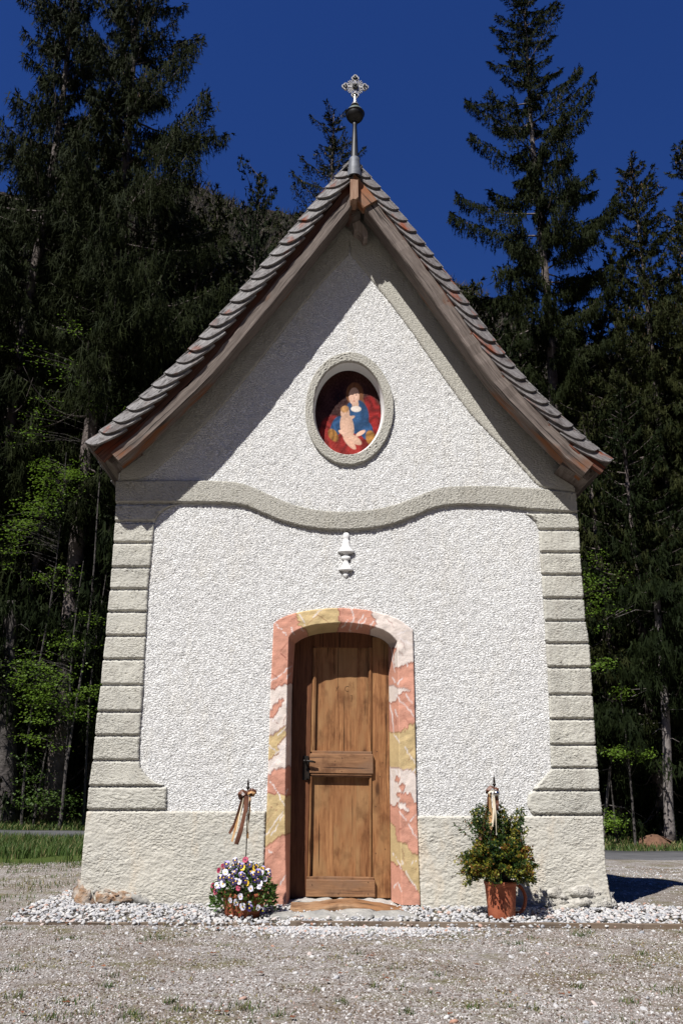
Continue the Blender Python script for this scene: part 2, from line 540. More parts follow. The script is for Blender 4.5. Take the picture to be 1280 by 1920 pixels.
def make_ground():
    xs = np.unique(np.r_[np.linspace(-260, -14, 26), np.linspace(-14, 14, 141), np.linspace(14, 260, 26)])
    ys = np.unique(np.r_[np.linspace(-120, -8, 14), np.linspace(-8, 20, 141), np.linspace(20, 300, 30)])
    X, Y = np.meshgrid(xs, ys)
    V = np.stack([X, Y, terrain(X, Y)], -1).reshape(-1, 3)
    t = NT('gravel_ground', .95, .1)
    co = t.coord('Object')
    cell = t.voro(co, 95, 'Color')
    sep = t.n.new('ShaderNodeSeparateColor'); t.link(cell, sep.inputs[0])
    st = t.ramp(sep.outputs[0], [(0.0, (.10, .08, .065)), (.35, (.24, .215, .195)), (.7, (.35, .33, .31)), (1, (.50, .485, .47))])
    cell2 = t.voro(co, 38, 'Color')
    sep2 = t.n.new('ShaderNodeSeparateColor'); t.link(cell2, sep2.inputs[0])
    st = t.mix(.35, st, t.ramp(sep2.outputs[1], [(0, (.12, .095, .08)), (1, (.35, .33, .305))]))
    soil = t.noise(co, 1.1, 6, .7)
    st = t.mix(t.ramp(soil, [(.46, (0, 0, 0)), (.64, (.85, .85, .85))]), st, (.14, .105, .07))
    moss = t.noise(t.coord('Object', (1, 1.6, 1), loc=(5, 9, 0)), 1.7, 6, .72)
    st = t.mix(t.ramp(moss, [(.50, (0, 0, 0)), (.64, (.75, .75, .75))]), st, (.115, .105, .035))
    # forest floor and verge beyond the road, grass to the left behind the chapel
    sx = t.n.new('ShaderNodeSeparateXYZ'); t.link(t.tc.outputs['Object'], sx.inputs[0])
    edge = t.math('ADD', sx.outputs['Y'], t.math('MULTIPLY', t.noise(co, 1.5, 4, .6), 1.2))
    far = t.ramp(t.math('MULTIPLY', t.math('SUBTRACT', edge, 13.5), .8), [(0, (0, 0, 0)), (1, (1, 1, 1))])
    st = t.mix(far, st, (.035, .04, .014))
    lft = t.math('MULTIPLY', t.math('SUBTRACT', -2.0, sx.outputs['X']), 1.0)
    lg = t.math('MULTIPLY', t.ramp(t.math('MULTIPLY', t.math('SUBTRACT', edge, 4.1), 1.0), [(0, (0, 0, 0)), (1, (1, 1, 1))]),
                t.ramp(lft, [(0, (0, 0, 0)), (1, (1, 1, 1))]))
    st = t.mix(lg, st, (.06, .085, .02))
    t.color(st)
    t.bump(t.voro(co, 95), .006)
    t.bump(t.noise(co, 9, 4, .6), .02)
    o = mk('ground', V, grid_faces(len(ys), len(xs)), t.m, None)
    tag(o, 'pale gravel forecourt running back to the verge and forest floor', kind='structure')
make_ground()

def road():
    t = NT('asphalt', .9, .2)
    n = t.noise(t.coord('Object'), 60, 3, .7); b = t.noise(t.coord('Object'), 1.2, 4, .6)
    t.color(t.mix(t.ramp(b, [(.4, (0, 0, 0)), (.7, (1, 1, 1))]), t.ramp(n, [(.3, (.055, .055, .058)), (.7, (.11, .11, .115))]), (.12, .12, .122)))
    t.bump(n, .004)
    xs = np.linspace(-90, 90, 181)
    rows = []
    for k, off in enumerate((10.9, 11.5, 12.2, 12.8)):
        yy = off + 0.25 * np.sin(xs * .21) * .3 + .06 * np.sin(xs * 1.7 + k)
        rows.append(np.stack([xs, yy, terrain(xs, yy) + .03], -1))
    rows = [rows[0] + [0, -.02, -.06]] + rows + [rows[-1] + [0, .02, -.06]]
    o = mk('road', np.concatenate(rows), grid_faces(6, len(xs)), t.m)
    tag(o, 'narrow grey asphalt lane passing behind the chapel', kind='structure')
road()

# ------------------------------------------------------------------ chapel
chapel = empty('chapel', (0, 1.7, 0), 'small white roughcast wayside chapel with steep shingled gable roof', 'chapel')
DEPTH = 3.5
OUT_L = [(1705, 148), (1661, 152.7), (1600, 157), (1518, 165), (1475, 168.5), (1426, 175.6), (1380, 179.6), (1335, 184), (1285, 190.7), (1237, 194.6),
         (1193, 200), (1148, 203), (1106, 208), (1065, 211), (1019, 214.5), (980, 217), (940, 219), (900, 221), (860, 223)][::-1]
OUT_R = [(1705, 1146), (1665, 1138), (1620, 1132), (1528, 1127), (1481, 1121), (1440, 1118), (1397, 1114), (1349, 1111), (1303, 1108), (1252, 1105),
         (1207, 1102), (1165, 1095), (1123, 1092), (1079, 1088), (1037, 1085), (995, 1083), (960, 1080), (925, 1078), (860, 1074)][::-1]

YV = -0.42                                            # plane of the roof's front edge
ROOF_L = curve_smooth(P2([(160, 827), (204, 792), (247, 754), (290, 714), (330, 676), (368, 636), (432, 561), (496, 486), (560, 409), (594, 367), (630, 326), (661, 288)], YV), 2)
ROOF_R = curve_smooth(P2([(1149, 858), (1126, 842), (1084, 805), (1044, 766), (1003, 725), (966, 684), (930, 638), (865, 545), (800, 457), (761, 406), (731, 368), (699, 332), (661, 288)], YV), 2)
ROOF_L = resample(ROOF_L, 120); ROOF_R = resample(ROOF_R, 120)

def offs(path, d, side):                              # side -1 = left slope; d>0 moves inward (towards the wall)
    t = np.gradient(path, axis=0); t /= np.linalg.norm(t, axis=1)[:, None]
    n = np.stack([t[:, 1], -t[:, 0]], -1) * (1 if side < 0 else -1)
    return path + n * np.asarray(d).reshape(-1, 1), t, n

def arc(path): return np.r_[0, np.cumsum(np.linalg.norm(np.diff(path, axis=0), axis=1))]

# rough wall front: one fine sheet with the niche and door cut out
SUR_OUT = [(493, 1700), (497, 1600), (500, 1520), (507, 1300), (513, 1169), (521, 1162), (545, 1151), (575, 1144.5), (610, 1140.5), (643, 1139.5), (680, 1142), (715, 1149), (747, 1160),
           (774, 1181), (777, 1300), (781, 1500), (788, 1697)]
SUR_IN = [(538.5, 1700), (536, 1600), (535, 1520), (539, 1300), (542, 1196), (550, 1186), (566, 1178), (588, 1172), (615, 1169), (645, 1168), (675, 1170.5), (702, 1176), (727, 1185),
          (744, 1203), (746, 1300), (748, 1500), (752, 1697)]
SUR_BACK = [(543, 1690), (544, 1600), (545, 1520), (547, 1300), (553, 1207), (557, 1204), (570, 1196), (592, 1189), (617, 1186), (642, 1185), (670, 1186.5), (696, 1191), (716, 1198),
            (727.5, 1208), (729, 1300), (731, 1500), (733, 1690)]
DOOR_Y = 0.225
so, si, sb = P2(SUR_OUT, -.022), P2(SUR_IN, -.022), P2(SUR_BACK, DOOR_Y)

def ellipse_px(cx, cy, rx, ry, n=72, rot=0.0, wob=0.0, Y=0.0):
    out = []
    for k in range(n):
        a = 2 * math.pi * k / n
        r = 1 + wob * math.sin(3 * a + 1) + wob * .6 * math.sin(5 * a + 2)
        x, y = rx * r * math.cos(a), ry * r * math.sin(a)
        out.append((cx + x * math.cos(rot) - y * math.sin(rot), cy + x * math.sin(rot) + y * math.cos(rot)))
    return P2(out, Y)

def facade():
    res = 0.0088
    x0, x1, z0, z1 = -2.35, 2.45, -0.12, 6.7
    xs = np.arange(x0, x1, res); zs = np.arange(z0, z1, res)
    X, Z = np.meshgrid(xs, zs)
    lx = np.array([pw(p, y)[[2, 0]] for y, p in OUT_L])[::-1]
    rx = np.array([pw(p, y)[[2, 0]] for y, p in OUT_R])[::-1]
    wl, _, _ = offs(ROOF_L, .075, -1); wr, _, _ = offs(ROOF_R, .075, 1)
    roofpoly = np.concatenate([[[wl[0][0], -1]], wl, wr[::-1], [[wr[0][0], -1]]])
    cx, cz = X + res / 2, Z + res / 2
    ins = in_poly(cx, cz, roofpoly)
    ins &= (cx > np.interp(cz, lx[:, 0], lx[:, 1]) + .006) & (cx < np.interp(cz, rx[:, 0], rx[:, 1]) - .006)
    ins &= ~in_poly(cx, cz, ellipse_px(653, 767, 71, 91))
    hole = P2([(a + (-4 if a < 640 else 4), b - 3) for a, b in SUR_IN])
    hole[0, 1] = -1; hole[-1, 1] = -1
    ins &= ~in_poly(cx, cz, hole)
    n1 = samp(N_GRAIN, X, Z); n2 = samp(N_FINE, X, Z); n3 = samp(N_MED, X, Z)
    h = np.tanh(n1 * 1.1 + .5) * .0042 + n2 * .0012 + n3 * .0012
    V = np.stack([X, -h, Z], -1).reshape(-1, 3)
    F = grid_faces(len(zs), len(xs))
    F = F[ins[:-1, :-1].ravel()]
    used = np.unique(F); mp = np.full(len(V), -1); mp[used] = np.arange(len(used))
    o = mk('front_wall', V[used], mp[F], M['white'], chapel)
    # sides, back and base of the masonry
    zz = np.linspace(-.15, 3.9, 30)
    for nm, tab, s in (('side_wall', lx, 1), ('side_wall', rx, -1)):
        xx = np.interp(zz, tab[:, 0], tab[:, 1]) + s * .012
        ys = np.linspace(.012, DEPTH, 12)
        G = np.array([[[x, y, z] for x, z in zip(xx, zz)] for y in ys])
        mk(nm, G.reshape(-1, 3), grid_faces(12, 30), M['white'], chapel)
    bw = [[np.interp(z, lx[:, 0], lx[:, 1]), DEPTH, z] for z in zz] + [[p[0], DEPTH, p[1]] for p in wl[20:]] + \
         [[p[0], DEPTH, p[1]] for p in wr[::-1][:-20]] + [[np.interp(z, rx[:, 0], rx[:, 1]), DEPTH, z] for z in zz[::-1]]
    mk('back_wall', bw, [tuple(range(len(bw)))], M['white'], chapel)
facade()

# plinth
def plinth():
    ys = np.linspace(1521, 1712, 100)
    L = [(y, x) for y, x in OUT_L]
    mk_l = rows_grid(OUT_L, [(1500, 499.5), (1712, 493)], ys, 170)
    patch('plinth', mk_l, M['plinth'], chapel, .030, .012, .0024, N_CREASE, 'u0', med=.0014)
    g = rows_grid([(1500, 780), (1600, 784), (1712, 788)], OUT_R, np.linspace(1530, 1712, 96), 170)
    patch('plinth', g, M['plinth'], chapel, .030, .012, .0024, N_CREASE, 'u1', seed=3, med=.0014)
    g = rows_grid([(1500, 779.5), (1600, 783)], [(1500, 1000), (1600, 1000)], np.linspace(1524, 1531.5, 5), 60)
plinth()

# quoins
LY = [980, 1019, 1065, 1106, 1148, 1193, 1237, 1285, 1335, 1379.6, 1426, 1474.6, 1518.5]
RY = [995, 1037, 1079, 1123, 1165, 1207, 1252, 1303, 1349, 1397, 1440, 1482, 1528]
IN_L = [(980, 290.5), (1019, 287.5), (1065, 282.6), (1106, 278.5), (1148, 277), (1193, 274.6), (1237, 272), (1285, 270), (1335, 266.7), (1380, 263.5), (1426, 262)]
IN_R = [(995, 1008.5), (1037, 1011), (1079, 1014), (1123, 1017), (1165, 1019.5), (1207, 1022), (1252, 1025), (1303, 1027), (1349, 1029), (1397, 1030.5), (1440, 1032)]
CUR_L = [(1426, 262), (1436, 264), (1446, 269), (1455, 275.5), (1463, 285), (1469, 297), (1474.6, 313)]
CUR_R = [(1440, 1032), (1446, 1029), (1456, 1020), (1465, 1012), (1475, 1003), (1482, 995.5)]
LOW_R = [(1482, 995.5), (1490, 989.5), (1500, 988), (1512, 988.5), (1522, 993), (1528, 997)]
random.seed(3)
for i in range(12):
    y0, y1 = LY[i] + 1.8, LY[i + 1] - 1.8
    inn = IN_L if i < 10 else (CUR_L if i == 10 else [(1470, 314), (1519, 313.5)])
    g = rows_grid(OUT_L, inn, np.linspace(y0, y1, 22), 34 if i < 10 else 46)
    patch('quoin', g, M['quoin'], chapel, .026 + random.uniform(-.002, .003), .009, .0032, N_GRAIN, 'u0', seed=i, med=.001)
for i in range(12):
    y0, y1 = RY[i] + 1.8, RY[i + 1] - 1.8
    inn = IN_R if i < 10 else (CUR_R if i == 10 else LOW_R)
    g = rows_grid(inn, OUT_R, np.linspace(y0, y1, 22), 34 if i < 10 else 46)
    patch('quoin', g, M['quoin'], chapel, .026 + random.uniform(-.002, .003), .009, .0032, N_GRAIN, 'u1', seed=20 + i, med=.001)
# capitals that curl in under the cornice
g = rows_grid(OUT_L, [(946, 336), (950, 322), (956, 309), (964, 300), (972, 294), (978, 291)], np.linspace(947, 978, 16), 40)
patch('capital', g, M['quoin'], chapel, .026, .012, .004, None, 'u0', seed=41)
g = rows_grid([(964, 984), (970, 994), (978, 1002), (986, 1006), (993, 1008)], OUT_R, np.linspace(964, 993, 16), 34)
patch('capital', g, M['quoin'], chapel, .026, .012, .004, None, 'u1', seed=42)

# cornice band
CB = curve_smooth(P2([(218, 944), (340, 944), (440, 945), (470, 953), (505, 970), (545, 984), (590, 993), (640, 996), (690, 993.5), (735, 985), (775, 970), (810, 954), (845, 948), (890, 948), (950, 951), (985, 957), (1081, 962)]), 2)
CT = curve_smooth(P2([(219, 903), (340, 901), (430, 903), (463, 909), (500, 926), (545, 946), (590, 957), (640, 961), (695, 957.5), (740, 948), (780, 932), (822, 915), (862, 912), (920, 912), (980, 915), (1010, 917), (1078, 925)]), 2)
patch('cornice', between(CB, CT, 420, 22), M['trim'], chapel, .034, .012, .0036, N_GRAIN, 'u0', seed=50)

# gable trim along the rakes
TI_L = P2([(224, 904), (270, 899), (310, 868), (355, 826), (398, 783), (440, 737), (480, 687), (520, 635), (560, 583), (600, 535), (630, 503), (655, 476)])
TI_R = P2([(1076, 924), (1014, 916), (1000, 904), (961, 859), (927, 825), (887, 784), (854, 741), (820, 693), (790, 650), (760, 607), (728, 566), (695, 524), (655, 476)])
wl, _, _ = offs(ROOF_L, .10, -1); wr, _, _ = offs(ROOF_R, .10, 1)
wl = wl[wl[:, 0] > pw(222, 900)[0]]; wr = wr[wr[:, 0] < pw(1077, 920)[0]]
patch('gable_trim', between(curve_smooth(TI_L, 1), wl, 300, 26)[:, :-2], M['trim'], chapel, .018, .010, .0022, N_GRAIN, seed=60)
patch('gable_trim', between(wr, curve_smooth(TI_R, 1), 300, 26)[:, :-2], M['trim'], chapel, .018, .010, .0022, N_GRAIN, seed=61)

# niche ring + reveal
def ring(name, A, B, ya, yb, nv, mat, noise=0.0, prof=None, cols=None):
    A = np.vstack([A, A[:1]]); B = np.vstack([B, B[:1]])
    t = np.linspace(0, 1, nv)
    G = A[None] * (1 - t[:, None, None]) + B[None] * t[:, None, None]
    y = (ya + (yb - ya) * t)[:, None] * np.ones(len(A))[None]
    if prof is not None: y = prof(t)[:, None] * np.ones(len(A))[None]
    y = y - samp(N_ROUGH, G[..., 0], G[..., 1]) * noise
    V = np.stack([G[..., 0], y, G[..., 1]], -1).reshape(-1, 3)
    return mk(name, V, grid_faces(nv, len(A)), mat, chapel)
n_el = 260
e_out = ellipse_px(654.5, 768.5, 83, 106, n_el, .02, .006)
e_in = ellipse_px(653.5, 767, 66, 86.5, n_el, .02, .004)
NY = 0.14
e_back = ellipse_px(652.5, 773.5, 61.5, 78.5, n_el, .02, 0, NY)
def rp(t):
    e = np.clip(np.minimum(t, 1 - t) / .12, 0, 1)
    y = -.032 * np.sqrt(1 - (1 - e) ** 2)
    y[0] = .01; return y
ring('niche_surround', e_out, e_in, 0, 0, 26, M['trim'], .0026, rp)
ring('niche_reveal', e_in, e_back, -.002, NY + .01, 14, M['smooth_plaster'], .0008)

# painted oval panel (a plain mother and child of our own drawing)
def painted_oval():
    cx, cz = e_back.mean(0)
    rx = (e_back[:, 0].max() - e_back[:, 0].min()) / 2 + .01
    rz = (e_back[:, 1].max() - e_back[:, 1].min()) / 2 + .01
    nx, nz = 190, 250
    X, Z = np.meshgrid(np.linspace(-1, 1, nx), np.linspace(-1, 1, nz))
    ins = (X ** 2 + Z ** 2) < 1
    c = np.zeros((nz, nx, 3)); n2 = samp(N_MED, X * 1.5 + .3, Z * 1.5); n1 = samp(N_BIG, X * .8, Z * .8)
    c[:] = (.045, .016, .013); c += (n2 * .006 + n1 * .01)[..., None] * np.array([1, .5, .4])
    def blob(x, z, a, b, rot, colr, soft=.10, hi=.25, fold=0.0, ff=14):
        nonlocal c
        x, z = x + .07, z - .12
        r = math.radians(rot)
        u = (X - x) * math.cos(r) + (Z - z) * math.sin(r); v = -(X - x) * math.sin(r) + (Z - z) * math.cos(r)
        d = np.sqrt((u / a) ** 2 + (v / b) ** 2)
        al = np.clip((1 - d) / soft, 0, 1)[..., None]
        f = 1 + hi * (1 - d) - .35 * np.clip(u / a, -1, 1) * hi * 2 - .25 * np.clip(-v / b, -1, 1) * hi + fold * np.sin(ff * (u + .5 * v) + 2.5 * n1)
        c = c * (1 - al) + np.clip(np.array(colr) * f[..., None], .005, .9) * al
    red, blue, skin, hair = (.20, .018, .014), (.022, .065, .15), (.55, .35, .25), (.17, .07, .03)
    blob(0, -.72, 1.1, .52, 0, red, .12, .1, .42, 11)           # skirt of the cloak
    blob(-.52, -.35, .42, .42, 30, red, .15, .1, .4, 16)
    blob(.62, -.05, .36, .62, 12, (.2, .013, .012), .15, .1, .4, 14)
    blob(.12, .55, .27, .29, 0, hair, .10, .2, .2, 22)           # hair
    blob(.30, .28, .15, .28, 20, hair, .2, .1)
    blob(.18, .02, .38, .42, 8, blue, .08, .35, .22, 13)         # dress
    blob(.14, .30, .11, .15, 0, skin, .2, .05)                   # neck
    blob(.16, .20, .17, .08, 0, (.7, .62, .55), .2, .1)          # collar
    blob(.10, .50, .165, .215, -4, (.66, .42, .31), .09, .12); blob(.145, .47, .10, .16, 0, (.70, .46, .35), .8, .05)               # face, upright, looking out
    blob(.05, .535, .035, .012, 0, (.10, .05, .04), .5, 0); blob(.165, .53, .035, .012, 0, (.10, .05, .04), .5, 0)
    blob(.105, .465, .016, .05, 4, (.48, .26, .19), .7, 0); blob(.105, .385, .045, .014, 0, (.42, .09, .07), .5, 0)
    blob(-.40, -.22, .17, .28, -30, blue, .1, .3, .3, 20)        # sleeves
    blob(.46, -.28, .20, .26, 35, blue, .1, .3, .3, 20)
    blob(-.50, -.42, .20, .13, -40, (.26, .12, .03), .2, .2, .35, 26)
    blob(.60, -.46, .16, .20, 30, (.26, .12, .03), .2, .2, .35, 26)
    blob(-.10, -.22, .21, .34, 12, skin, .08, .22)               # seated child
    blob(-.16, .10, .14, .16, 8, skin, .08, .2)
    blob(-.17, .19, .14, .09, 8, (.42, .22, .09), .25, .2, .2, 30)
    blob(-.20, .10, .016, .01, 0, (.12, .06, .04), .5, 0); blob(-.12, .105, .016, .01, 0, (.12, .06, .04), .5, 0)
    blob(-.02, -.02, .17, .05, 18, skin, .2, .1)                 # child's arm
    blob(.10, -.50, .27, .10, -24, skin, .14, .2)                # legs, side by side
    blob(-.02, -.58, .25, .085, -38, (.58, .35, .25), .14, .2)
    blob(-.22, -.36, .15, .055, -20, (.66, .42, .31), .2, .2)    # her hands
    blob(.30, -.36, .17, .055, 24, (.66, .42, .31), .2, .2)
    c *= (1 + .05 * n2)[..., None]
    F = grid_faces(nz, nx)[ins[:-1, :-1].ravel()]
    V = np.stack([cx + X * rx, np.full_like(X, NY), cz + Z * rz], -1).reshape(-1, 3)
    used = np.unique(F); mp = np.full(len(V), -1); mp[used] = np.arange(len(used))
    o = mk('painted_panel', V[used], mp[F], M['panel_paint'], chapel, col=np.clip(c, .004, .9).reshape(-1, 3)[used])
    tag(o, 'oval painting of a woman in blue and red holding a child')
painted_oval()

# painted marble door surround
SAL, OCH, CRM = (.61, .305, .22), (.58, .44, .23), (.74, .65, .59)
def surround():
    marks = [0, 4, 13 - 1, 16]
    def seg(pts, idx):
        out = []
        for (a, b), n in zip(idx, (190, 110, 190)):
            out.append(resample(pts[a:b + 1], n))
        return np.concatenate(out)
    idx = ((0, 4), (4, 13), (13, 16))
    def sm(pts):
        mid = curve_smooth(pts[4:14], 2)
        return np.concatenate([resample(pts[0:5], 190)[:-1], resample(mid, 110), resample(pts[13:], 190)[1:]])
    A, B, C = sm(so), sm(si), sm(sb)
    rows, ys = [], []
    rows.append(A); ys.append(.01)
    rows.append(A); ys.append(-.016)
    n1 = 30
    for k in range(n1):
        t = (k + .5) / n1
        rows.append(A * (1 - t) + B * t); ys.append(-.024 + (.004 if k == 0 else 0) + (.005 if k == n1 - 1 else 0))
    n2 = 26
    for k in range(n2 + 1):
        t = k / n2
        rows.append(B * (1 - t) + C * t); ys.append(-.010 + (DOOR_Y + .01) * t)
    G = np.array(rows); Y = np.array(ys)[:, None] * np.ones(G.shape[1])[None]
    Y = Y - samp(N_MED, G[..., 0], G[..., 1]) * .0016
    V = np.stack([G[..., 0], Y, G[..., 1]], -1)
    px = proj(V)
    x, y = px[..., 0], px[..., 1]
    # ragged edges of the painted veins
    wx = x + samp(N_MED, V[..., 0] * 2, V[..., 2] * 2) * 1.1 + samp(N_BIG, V[..., 0] * 3, V[..., 2] * 3) * 1.2
    wy = y + samp(N_MED, V[..., 0] * 2 + 1, V[..., 2] * 2 + .4) * 1.1 + samp(N_BIG, V[..., 2] * 3, V[..., 0] * 3) * 1.5
    lab = np.zeros(x.shape, int)                       # 0 salmon, 1 ochre, 2 cream
    def poly(l, p):
        lab[in_poly(wx, wy, p)] = l
    poly(1, [(480, 1592), (505, 1585), (525, 1570), (545, 1563), (560, 1568), (560, 1490), (540, 1492), (515, 1488), (480, 1496)])
    poly(2, [(480, 1462), (503, 1456), (517, 1444), (535, 1441), (560, 1436), (560, 1282), (535, 1282), (520, 1289), (480, 1290)])
    poly(1, [(498, 1429), (513, 1425), (524, 1409), (519, 1398), (528, 1391), (538, 1372), (537, 1359), (522, 1368), (511, 1379), (498, 1379)])
    poly(0, [(505, 1345), (516, 1341), (526, 1325), (535, 1315), (528, 1312), (512, 1326), (506, 1336)])
    poly(1, [(554, 1120), (557, 1160), (555, 1170), (575, 1186), (580, 1205), (628, 1200), (630, 1185), (642, 1168), (634, 1158), (638, 1120)])
    poly(2, [(694, 1120), (697, 1158), (704, 1172), (694, 1182), (690, 1200), (740, 1215), (738, 1252), (757, 1249), (768, 1243), (785, 1232), (800, 1150)])
    poly(2, [(722, 1282), (742, 1288), (760, 1288), (768, 1292), (750, 1301), (746, 1302), (742, 1316), (722, 1312)])
    poly(1, [(722, 1372), (745, 1374), (762, 1368), (768, 1358), (790, 1350), (790, 1462), (778, 1452), (768, 1440), (755, 1444), (735, 1440), (722, 1436)])
    poly(2, [(722, 1436), (735, 1440), (755, 1444), (768, 1440), (778, 1452), (792, 1462), (792, 1504), (778, 1502), (768, 1498), (755, 1486), (745, 1484), (742, 1490), (752, 1496), (744, 1508), (735, 1510), (722, 1500)])
    poly(0, [(738, 1462), (742, 1454), (750, 1459), (747, 1464)]); poly(0, [(747, 1474), (753, 1466), (760, 1476), (756, 1482)])
    poly(0, [(760, 1490), (763, 1486), (772, 1494), (776, 1503), (770, 1502)])
    poly(2, [(745, 1512), (752, 1500), (760, 1508), (768, 1521), (756, 1520)])
    poly(1, [(722, 1530), (738, 1548), (745, 1578), (760, 1580), (772, 1596), (792, 1606), (792, 1682), (776, 1660), (764, 1645), (752, 1626), (735, 1612), (722, 1606)])
    cols = np.array([SAL, OCH, CRM])[lab]
    nb = samp(N_BIG, V[..., 0] * 2, V[..., 2] * 2)
    cols = cols * (1 + .05 * nb)[..., None]
    edge = np.zeros(lab.shape, bool)
    edge[:, 1:] |= lab[:, 1:] != lab[:, :-1]; edge[1:] |= lab[1:] != lab[:-1]
    cols[edge] = cols[edge] * .4 + np.array([.20, .05, .035]) * .6
    def seg_line(x0, y0, x1, y1, wd, c, al=.9):
        dx, dy = x1 - x0, y1 - y0; L = math.hypot(dx, dy)
        t = np.clip(((x - x0) * dx + (y - y0) * dy) / L ** 2, 0, 1)
        ww = wd * (1.15 - .6 * np.abs(t - .35) * 1.6)
        bend = 1.6 * np.sin(t * 5 + x0) + 1.0 * np.sin(t * 13 + y0)
        d = np.abs(((x - x0) * dy - (y - y0) * dx) / L + bend * np.minimum(t, 1 - t) * 2)
        inr = (((x - x0) * dx + (y - y0) * dy) / L ** 2 > 0) & (((x - x0) * dx + (y - y0) * dy) / L ** 2 < 1)
        m = np.clip((ww - d) / .9 + .3, 0, 1) * inr * al
        nonlocal cols
        cols = cols * (1 - m[..., None]) + np.array(c) * m[..., None]
    W, BR = (.78, .72, .70), (.22, .06, .045)
    for q in [(514, 1168, 529, 1181), (530, 1184, 537, 1191), (561, 1151, 572, 1173), (565, 1176, 569, 1184), (586, 1158, 604, 1142), (507, 1278, 530, 1262), (530, 1262, 548, 1248), (536, 1274, 545, 1262),
              (657, 1140, 664, 1158), (664, 1158, 655, 1180), (655, 1180, 656, 1186), (668, 1180, 683, 1150), (676, 1176, 686, 1158), (694, 1176, 700, 1164), (640, 1178, 652, 1162),
              (748, 1195, 765, 1208), (760, 1200, 775, 1212), (744, 1190, 772, 1180), (735, 1270, 747, 1285), (744, 1285, 755, 1270), (763, 1250, 766, 1236), (740, 1302, 762, 1325), (762, 1325, 776, 1345),
              (760, 1300, 773, 1320), (738, 1378, 750, 1394), (758, 1400, 768, 1416), (768, 1416, 778, 1432), (738, 1440, 748, 1458), (780, 1440, 768, 1456), (748, 1520, 762, 1540), (765, 1545, 782, 1572),
              (768, 1540, 780, 1528), (735, 1598, 744, 1610), (744, 1612, 752, 1630), (752, 1613, 757, 1622), (770, 1621, 782, 1612), (760, 1632, 768, 1648), (768, 1648, 781, 1668), (738, 1665, 744, 1655), (745, 1655, 753, 1672),
              (505, 1464, 520, 1485), (520, 1485, 535, 1512), (496, 1568, 512, 1548), (512, 1548, 530, 1522), (508, 1566, 522, 1545), (524, 1540, 532, 1526), (541, 1478, 534, 1490),
              (503, 1396, 518, 1410), (520, 1380, 538, 1360), (510, 1352, 530, 1340), (536, 1325, 541, 1305), (500, 1450, 535, 1405), (515, 1415, 537, 1395), (525, 1660, 535, 1640), (512, 1600, 500, 1592),
              (740, 1330, 746, 1345), (733, 1215, 740, 1260), (731, 1320, 738, 1375), (733, 1450, 738, 1500), (546, 1175, 552, 1192)]:
        seg_line(*q, 1.25, W)
    for q in [(525, 1222, 545, 1198), (526, 1225, 548, 1245), (508, 1262, 535, 1280), (575, 1172, 600, 1150), (592, 1150, 618, 1170), (545, 1165, 560, 1150), (510, 1170, 530, 1160), (725, 1160, 740, 1178),
              (750, 1199, 760, 1218), (755, 1230, 745, 1215), (768, 1358, 755, 1340), (742, 1360, 738, 1335), (765, 1412, 775, 1400), (760, 1430, 772, 1414), (745, 1560, 760, 1545), (752, 1590, 762, 1625),
              (772, 1628, 786, 1627), (500, 1500, 535, 1515), (500, 1510, 525, 1522), (498, 1545, 512, 1525), (495, 1615, 535, 1580), (505, 1583, 510, 1592), (515, 1350, 522, 1358), (530, 1358, 540, 1335)]:
        seg_line(*q, .75, BR, .7)
    o = mk('door_surround', V.reshape(-1, 3), grid_faces(*x.shape), M['marbling'], chapel, col=cols.reshape(-1, 3))
    tag(o, 'arched door surround painted as salmon, ochre and cream marble')
surround()

